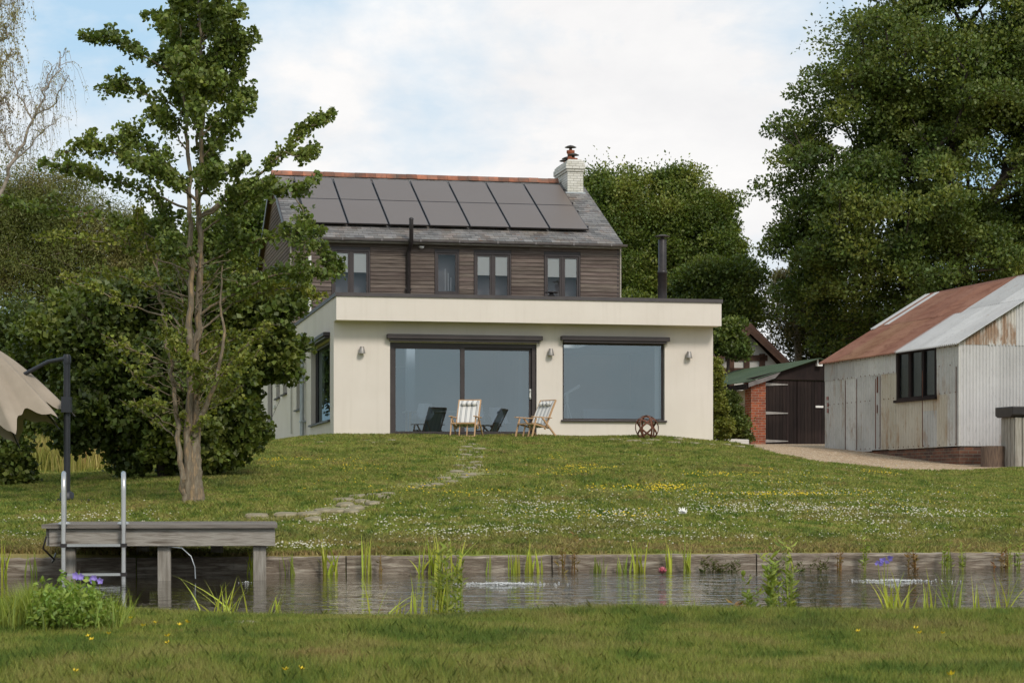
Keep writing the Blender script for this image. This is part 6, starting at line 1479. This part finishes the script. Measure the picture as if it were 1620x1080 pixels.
nr = [(705, 970, 868, 40, 13, 'tall leafy stems on the near bank at mid pond', 'reed_green', 14, .06), (690, 972, 905, 50, 16, 'mixed yellow reeds at the foot of the mid pond stems', 'reed', 0, .12), (657, 972, 934, 5, 2, 'single broad yellow blade left of the mid pond stems', 'reed', 0, .08),
 (360, 972, 915, 46, 16, 'arching yellow iris blades on the near bank below the jetty', 'reed', 0, .55), (435, 972, 935, 26, 8, 'short yellow blades right of the arching iris', 'reed', 0, .2), (470, 974, 955, 30, 8, 'low blades at the water edge below the jetty', 'reed_green', 0, .3),
 (600, 966, 905, 26, 5, 'few long thin leaning blades over the open water', 'reed', 0, .7), (630, 970, 945, 20, 6, 'low yellow blades left of the mid pond stems', 'reed', 0, .3), (1000, 968, 944, 18, 5, 'short dark shoots left of a pair on the near bank', 'reed_green', 0, .06),
 (1060, 968, 943, 14, 4, 'short dark shoots in the middle of the near bank', 'reed_green', 0, .1), (1100, 968, 940, 22, 6, 'short dark shoots nearest the tall leafy stems', 'reed_green', 0, .1), (1218, 968, 866, 26, 9, 'tall leafy stems with green and rust tones on the near bank', 'reed_green', 16, .06),
 (1246, 968, 855, 20, 8, 'tallest leafy stems beside their twin clump on the near bank', 'reed_green', 16, .06), (1190, 968, 915, 16, 6, 'low leafy stems beneath the green lily bud', 'reed_green', 10, .1),
 (1410, 966, 900, 26, 12, 'yellow iris blades holding up the purple flowers', 'reed', 0, .25), (1435, 966, 918, 16, 7, 'yellow green blades just right of the purple flowers', 'reed', 0, .3), (1468, 966, 900, 16, 9, 'upright bright blades on the right near bank', 'reed', 0, .08),
 (1512, 966, 895, 30, 11, 'broad green blades fanning out on the right near bank', 'reed_green', 0, .22), (1545, 966, 912, 8, 4, 'yellow blade pair right of the broad green fan', 'reed', 0, .1), (1585, 966, 900, 26, 10, 'slender blades at the right end of the near bank', 'reed', 0, .25), (1170, 972, 962, 14, 5, 'reddish low weed at the water edge', 'rushes', 8, .3)]
for (px, b_, t_, w_, n, lb, mt, lf, ln) in nr:
    x = (px - 810) / F * 12.1; reed(px, b_, t_ - 10, w_, int(n * 1.5), lb, mt, d=float(ynear(x)) + .02 + .1 * ((px * 7) % 3), leafy=lf, leanf=ln, wid=.010 if mt == 'reed' else .008, grp='reeds on the near bank')
# clump with geraniums
g = G(95, 996)[0]; cb0 = np.array(g); root = empty('geranium_clump', tuple(g), 0, 'lush green clump with lilac geranium flowers at the lower left', 'plant')
rng = np.random.default_rng(91); kq = g[1] / F; n = 4200
a = rng.uniform(0, 2 * PI, n); r = np.sqrt(rng.uniform(0, 1, n)); hx = 100 * kq; X = r * np.cos(a) * hx; Yq = r * np.sin(a) * .30; dome = np.sqrt(np.clip(1 - (X / hx) ** 2 - (Yq / .32) ** 2, 0, 1)) * (78 * kq) * (1 + .25 * np.sin(X * 23 + 1) * np.sin(Yq * 17)) * rng.uniform(.7, 1.12, n) 
sel = X > -.1; C = np.stack([X, Yq, dome * rng.uniform(.35, 1, n)], 1)[sel]; T = rng.normal(size=C.shape) * .8 + np.array([0, -.3, .3])
V, f = leaf_arrays(C, T, .027, .55, .1, rng); raw_mesh('leaves', V, f, M['geranium'], root)
sp = []
for i in range(1500): x = rng.uniform(-100, 10) * kq; y = rng.normal() * .10; H = (45 + 40 * math.exp(-((x / kq + 45) / 42) ** 2)) * kq * rng.uniform(.6, 1.05); sp.append((x, y, 0, H, .005, rng.normal() * .06, rng.normal() * .05, .05))
for i in range(600): sp.append((rng.uniform(-30, 105) * kq, rng.normal() * .12, 0, rng.uniform(25, 78) * kq, .004, rng.normal() * .05, rng.normal() * .05, .05))
ribbons(sp, M['reed_green'], 'grass_blades', root, rng)
for (px, py) in ((118, 912), (124, 914), (131, 911), (144, 917), (148, 914), (160, 918), (122, 909)):
    x = (px - 810) / F * g[1] - g[0]; z = EYE + (HOR - py) * kq - g[2]; m = MB(); y = rng.normal() * .05
    for j in range(5): a_ = 2 * PI * j / 5 + px; m.add([(x, y, z), (x + .012 * math.cos(a_ - .6), y - .005, z + .012 * math.sin(a_ - .6)), (x + .017 * math.cos(a_), y - .007, z + .017 * math.sin(a_)), (x + .012 * math.cos(a_ + .6), y - .005, z + .012 * math.sin(a_ + .6))], [(0, 1, 2, 3)])
    m.build('flower', M['fl_purple'], root); m = MB(); m.tube([(x - .01, y + .01, z - .09), (x, y + .003, z)], .0015, 5); m.build('flower_stalk', M['reed_green'], root)
# lilies, iris, arum
def petals(name, c, n, L, w, mt, label, cat, up=.6, rings=2):
    m = MB()
    for r_i in range(rings):
        for k in range(n):
            a = 2 * PI * (k + r_i * .5) / n; e = up + .35 * r_i; dx, dy = math.cos(a), math.sin(a); q = lambda t, s: (dx * L * t * math.cos(e) - dy * s, dy * L * t * math.cos(e) + dx * s, L * t * math.sin(e) + .1 * L * t * t)
            m.add([q(0, 0), q(.5, -w / 2), q(1, 0), q(.5, w / 2)], [(0, 1, 2, 3)])
    o = m.build(name, mt); o.location = c; return tag(o, label, cat)
d = 20.0; petals('water_lily', tuple(P(1048, 911, d))[:2] + (.012,), 9, .065, .03, M['fl_pink'], 'pink water lily floating near the far bank', 'flower', .55, 3)
petals('lily_bud', tuple(P(1176, 915, 19.2))[:2] + (.01,), 6, .06, .03, M['reed_green'], 'pale green lily bud floating left of the leafy stems', 'flower', 1.1, 2)
p = P(1082, 905, 20.35); ar = empty('arum_lily', (p.x, p.y, -.02), 0, 'tall stem with a single white flower above the far sleeper', 'flower')
hh = EYE + (HOR - 812) * 20.35 / F + .02; m = MB(); m.tube([(0, 0, 0), (.01, 0, hh * .5), (-.015, 0, hh)], [.008, .006, .005], 7); m.build('stem', M['reed_green'], ar)
m = MB()
for k_i in range(7):
    a = PI * (k_i + .5) / 7; c_, s_ = math.cos(a), math.sin(a); yo = .012 * (-1) ** k_i
    m.add([(-.015, yo, hh), (-.015 + .03 * c_ - .013 * s_, yo - .02, hh + .022 * s_ + .008), (-.015 + .055 * c_, yo * 2, hh + .045 * s_ + .02), (-.015 + .03 * c_ + .013 * s_, yo - .02, hh + .022 * s_ - .004)], [(0, 1, 2, 3)])
m.build('petals', M['fl_lily'], ar)
ir = empty('iris_flower', tuple(P(1400, 960, 12.1)), 0, 'two purple iris flowers over yellow blades on the near bank', 'flower'); kq = 12.1 / F
for x0, y0 in ((1389, 891), (1399, 887), (1405, 884)):
    x = (x0 - 1400) * kq; z = (960 - y0) * kq; m = MB(); m.tube([(x * .4, 0, 0), (x, 0, z)], .002, 5); m.build('stalk', M['reed_green'], ir); m = MB(); rr_ = random.Random(x0)
    for k in range(5): a = rr_.uniform(-.5, PI + .5); L_ = rr_.uniform(.02, .034); dx, dz = math.cos(a), math.sin(a); m.add([(x, 0, z), (x + dx * L_ * .5 - dz * .011, -.008, z + dz * L_ * .5 + dx * .011), (x + dx * L_, -.012, z + dz * L_), (x + dx * L_ * .5 + dz * .011, -.004, z + dz * L_ * .5 - dx * .011)], [(0, 1, 2, 3)])
    m.build('petals', M['fl_iris'], ir)
# bubbling water
for px, py, rx, ry, lb in ((792, 923, 58, 3.2, 'bubbling patch of white water in mid pond'), (1415, 918, 50, 3, 'bubbling patch of white water below the purple iris'), (15, 968, 25, 4, 'foaming water at the left edge of the pond'), (390, 921, 9, 2, 'small glassy bubble dome right of the jetty')):
    d = EYE * F / (py - HOR); c = P(px, py, d); k = d / F; rng = np.random.default_rng(px); n = 700 if rx > 20 else 30
    a = rng.normal(size=(n, 2)) * rng.uniform(.2, .75, (n, 1)); X = a[:, 0] * rx * k; Yq = a[:, 1] * rx * k * .75; Pq = np.stack([X, Yq, .001 + .010 * np.exp(-(X ** 2 + Yq ** 2) / (rx * k * .35) ** 2) * rng.uniform(.4, 1, n)], 1)
    o = heads('water_foam', lb, Pq, .002 + .007 * rng.uniform(0, 1, n) ** 2, M['foam']); o.location = (c.x, c.y, 0); o['category'] = 'water'

# ================================================================== WORLD, SUN, CAMERA
SUN_EL, SUN_AZ = 42, 150    # azimuth measured clockwise from +Y (away from the camera)
wd_ = bpy.data.worlds.new('World'); scene.world = wd_; wd_.use_nodes = True; nt = wd_.node_tree; nt.nodes.clear()
class WN(NT):
    def __init__(s, t): s.t = t
N_ = WN(nt); out = N_.n('ShaderNodeOutputWorld'); bg = N_.n('ShaderNodeBackground'); bg.inputs['Strength'].default_value = .1
sky = N_.n('ShaderNodeTexSky', sky_type='NISHITA', sun_disc=False, sun_elevation=R(SUN_EL), sun_rotation=R(SUN_AZ), altitude=50, air_density=1.0, dust_density=1.5, ozone_density=1.2)
tc = N_.n('ShaderNodeTexCoord'); mp = N_.n('ShaderNodeMapping'); mp.inputs['Scale'].default_value = (1, 1, 2.0); mp.inputs['Location'].default_value = (.35, .0, .13); N_.l(tc.outputs['Generated'], mp.inputs['Vector'])
n1 = noise(N_, mp.outputs[0], 3.4, 8, .55, .35); n2 = noise(N_, mp.outputs[0], 9.0, 6, .6, .2)
cf = math_(N_, 'ADD', math_(N_, 'MULTIPLY', n1, .8), math_(N_, 'MULTIPLY', n2, .2))
sxy = N_.n('ShaderNodeSeparateXYZ'); N_.l(tc.outputs['Generated'], sxy.inputs[0])
gx_ = math_(N_, 'MULTIPLY', math_(N_, 'ADD', sxy.outputs['X'], .01), 7.0); gz_w = math_(N_, 'MULTIPLY', math_(N_, 'SUBTRACT', sxy.outputs['Z'], .125), 11.0)
rr2 = math_(N_, 'ADD', math_(N_, 'MULTIPLY', gx_, gx_), math_(N_, 'MULTIPLY', gz_w, gz_w))
bank = math_(N_, 'MULTIPLY', maprange(N_, rr2, 0, 2.2, 1, -1), maprange(N_, sxy.outputs['Y'], .3, .8))
cf = math_(N_, 'ADD', cf, math_(N_, 'MULTIPLY', bank, .10))
cmask = maprange(N_, cf, .42, .57)
cl = ramp(N_, n2, [(.25, (6.5, 6.5, 6.6)), (.75, (8.0, 7.85, 7.7))])
hs = mixc(N_, sky.outputs['Color'], (4.0, 5.8, 7.2), .7)
c = mixc(N_, hs, cl, cmask)
N_.l(c, bg.inputs['Color']); N_.l(bg.outputs[0], out.inputs['Surface'])
sl_ = bpy.data.lights.new('Sun', 'SUN'); sl_.energy = 1.75; sl_.angle = R(14); sl_.color = (1, .93, .84); so = bpy.data.objects.new('Sun', sl_); col.objects.link(so)
az, el = R(SUN_AZ), R(SUN_EL); dirv = Vector((math.sin(az) * math.cos(el), math.cos(az) * math.cos(el), math.sin(el))); so.rotation_euler = dirv.to_track_quat('Z', 'Y').to_euler(); so.location = (10, -10, 30)
cam = bpy.data.cameras.new('Camera'); cam.sensor_width = 36; cam.lens = F / 1620 * 36; cam.shift_y = (HOR - 540) / 1620; cam.clip_end = 3000; cam.clip_start = .1
cam.dof.use_dof = True; cam.dof.focus_distance = 48; cam.dof.aperture_fstop = 16
co = bpy.data.objects.new('Camera', cam); col.objects.link(co); co.location = (0, 0, EYE); co.rotation_euler = (R(90), 0, 0); scene.camera = co
scene.view_settings.view_transform = 'Standard'; scene.view_settings.look = 'None'; scene.view_settings.exposure = .40; scene.view_settings.gamma = 1
try: scene.cycles.max_bounces = 8; scene.cycles.transparent_max_bounces = 12; scene.cycles.caustics_reflective = False; scene.cycles.caustics_refractive = False
except Exception: pass
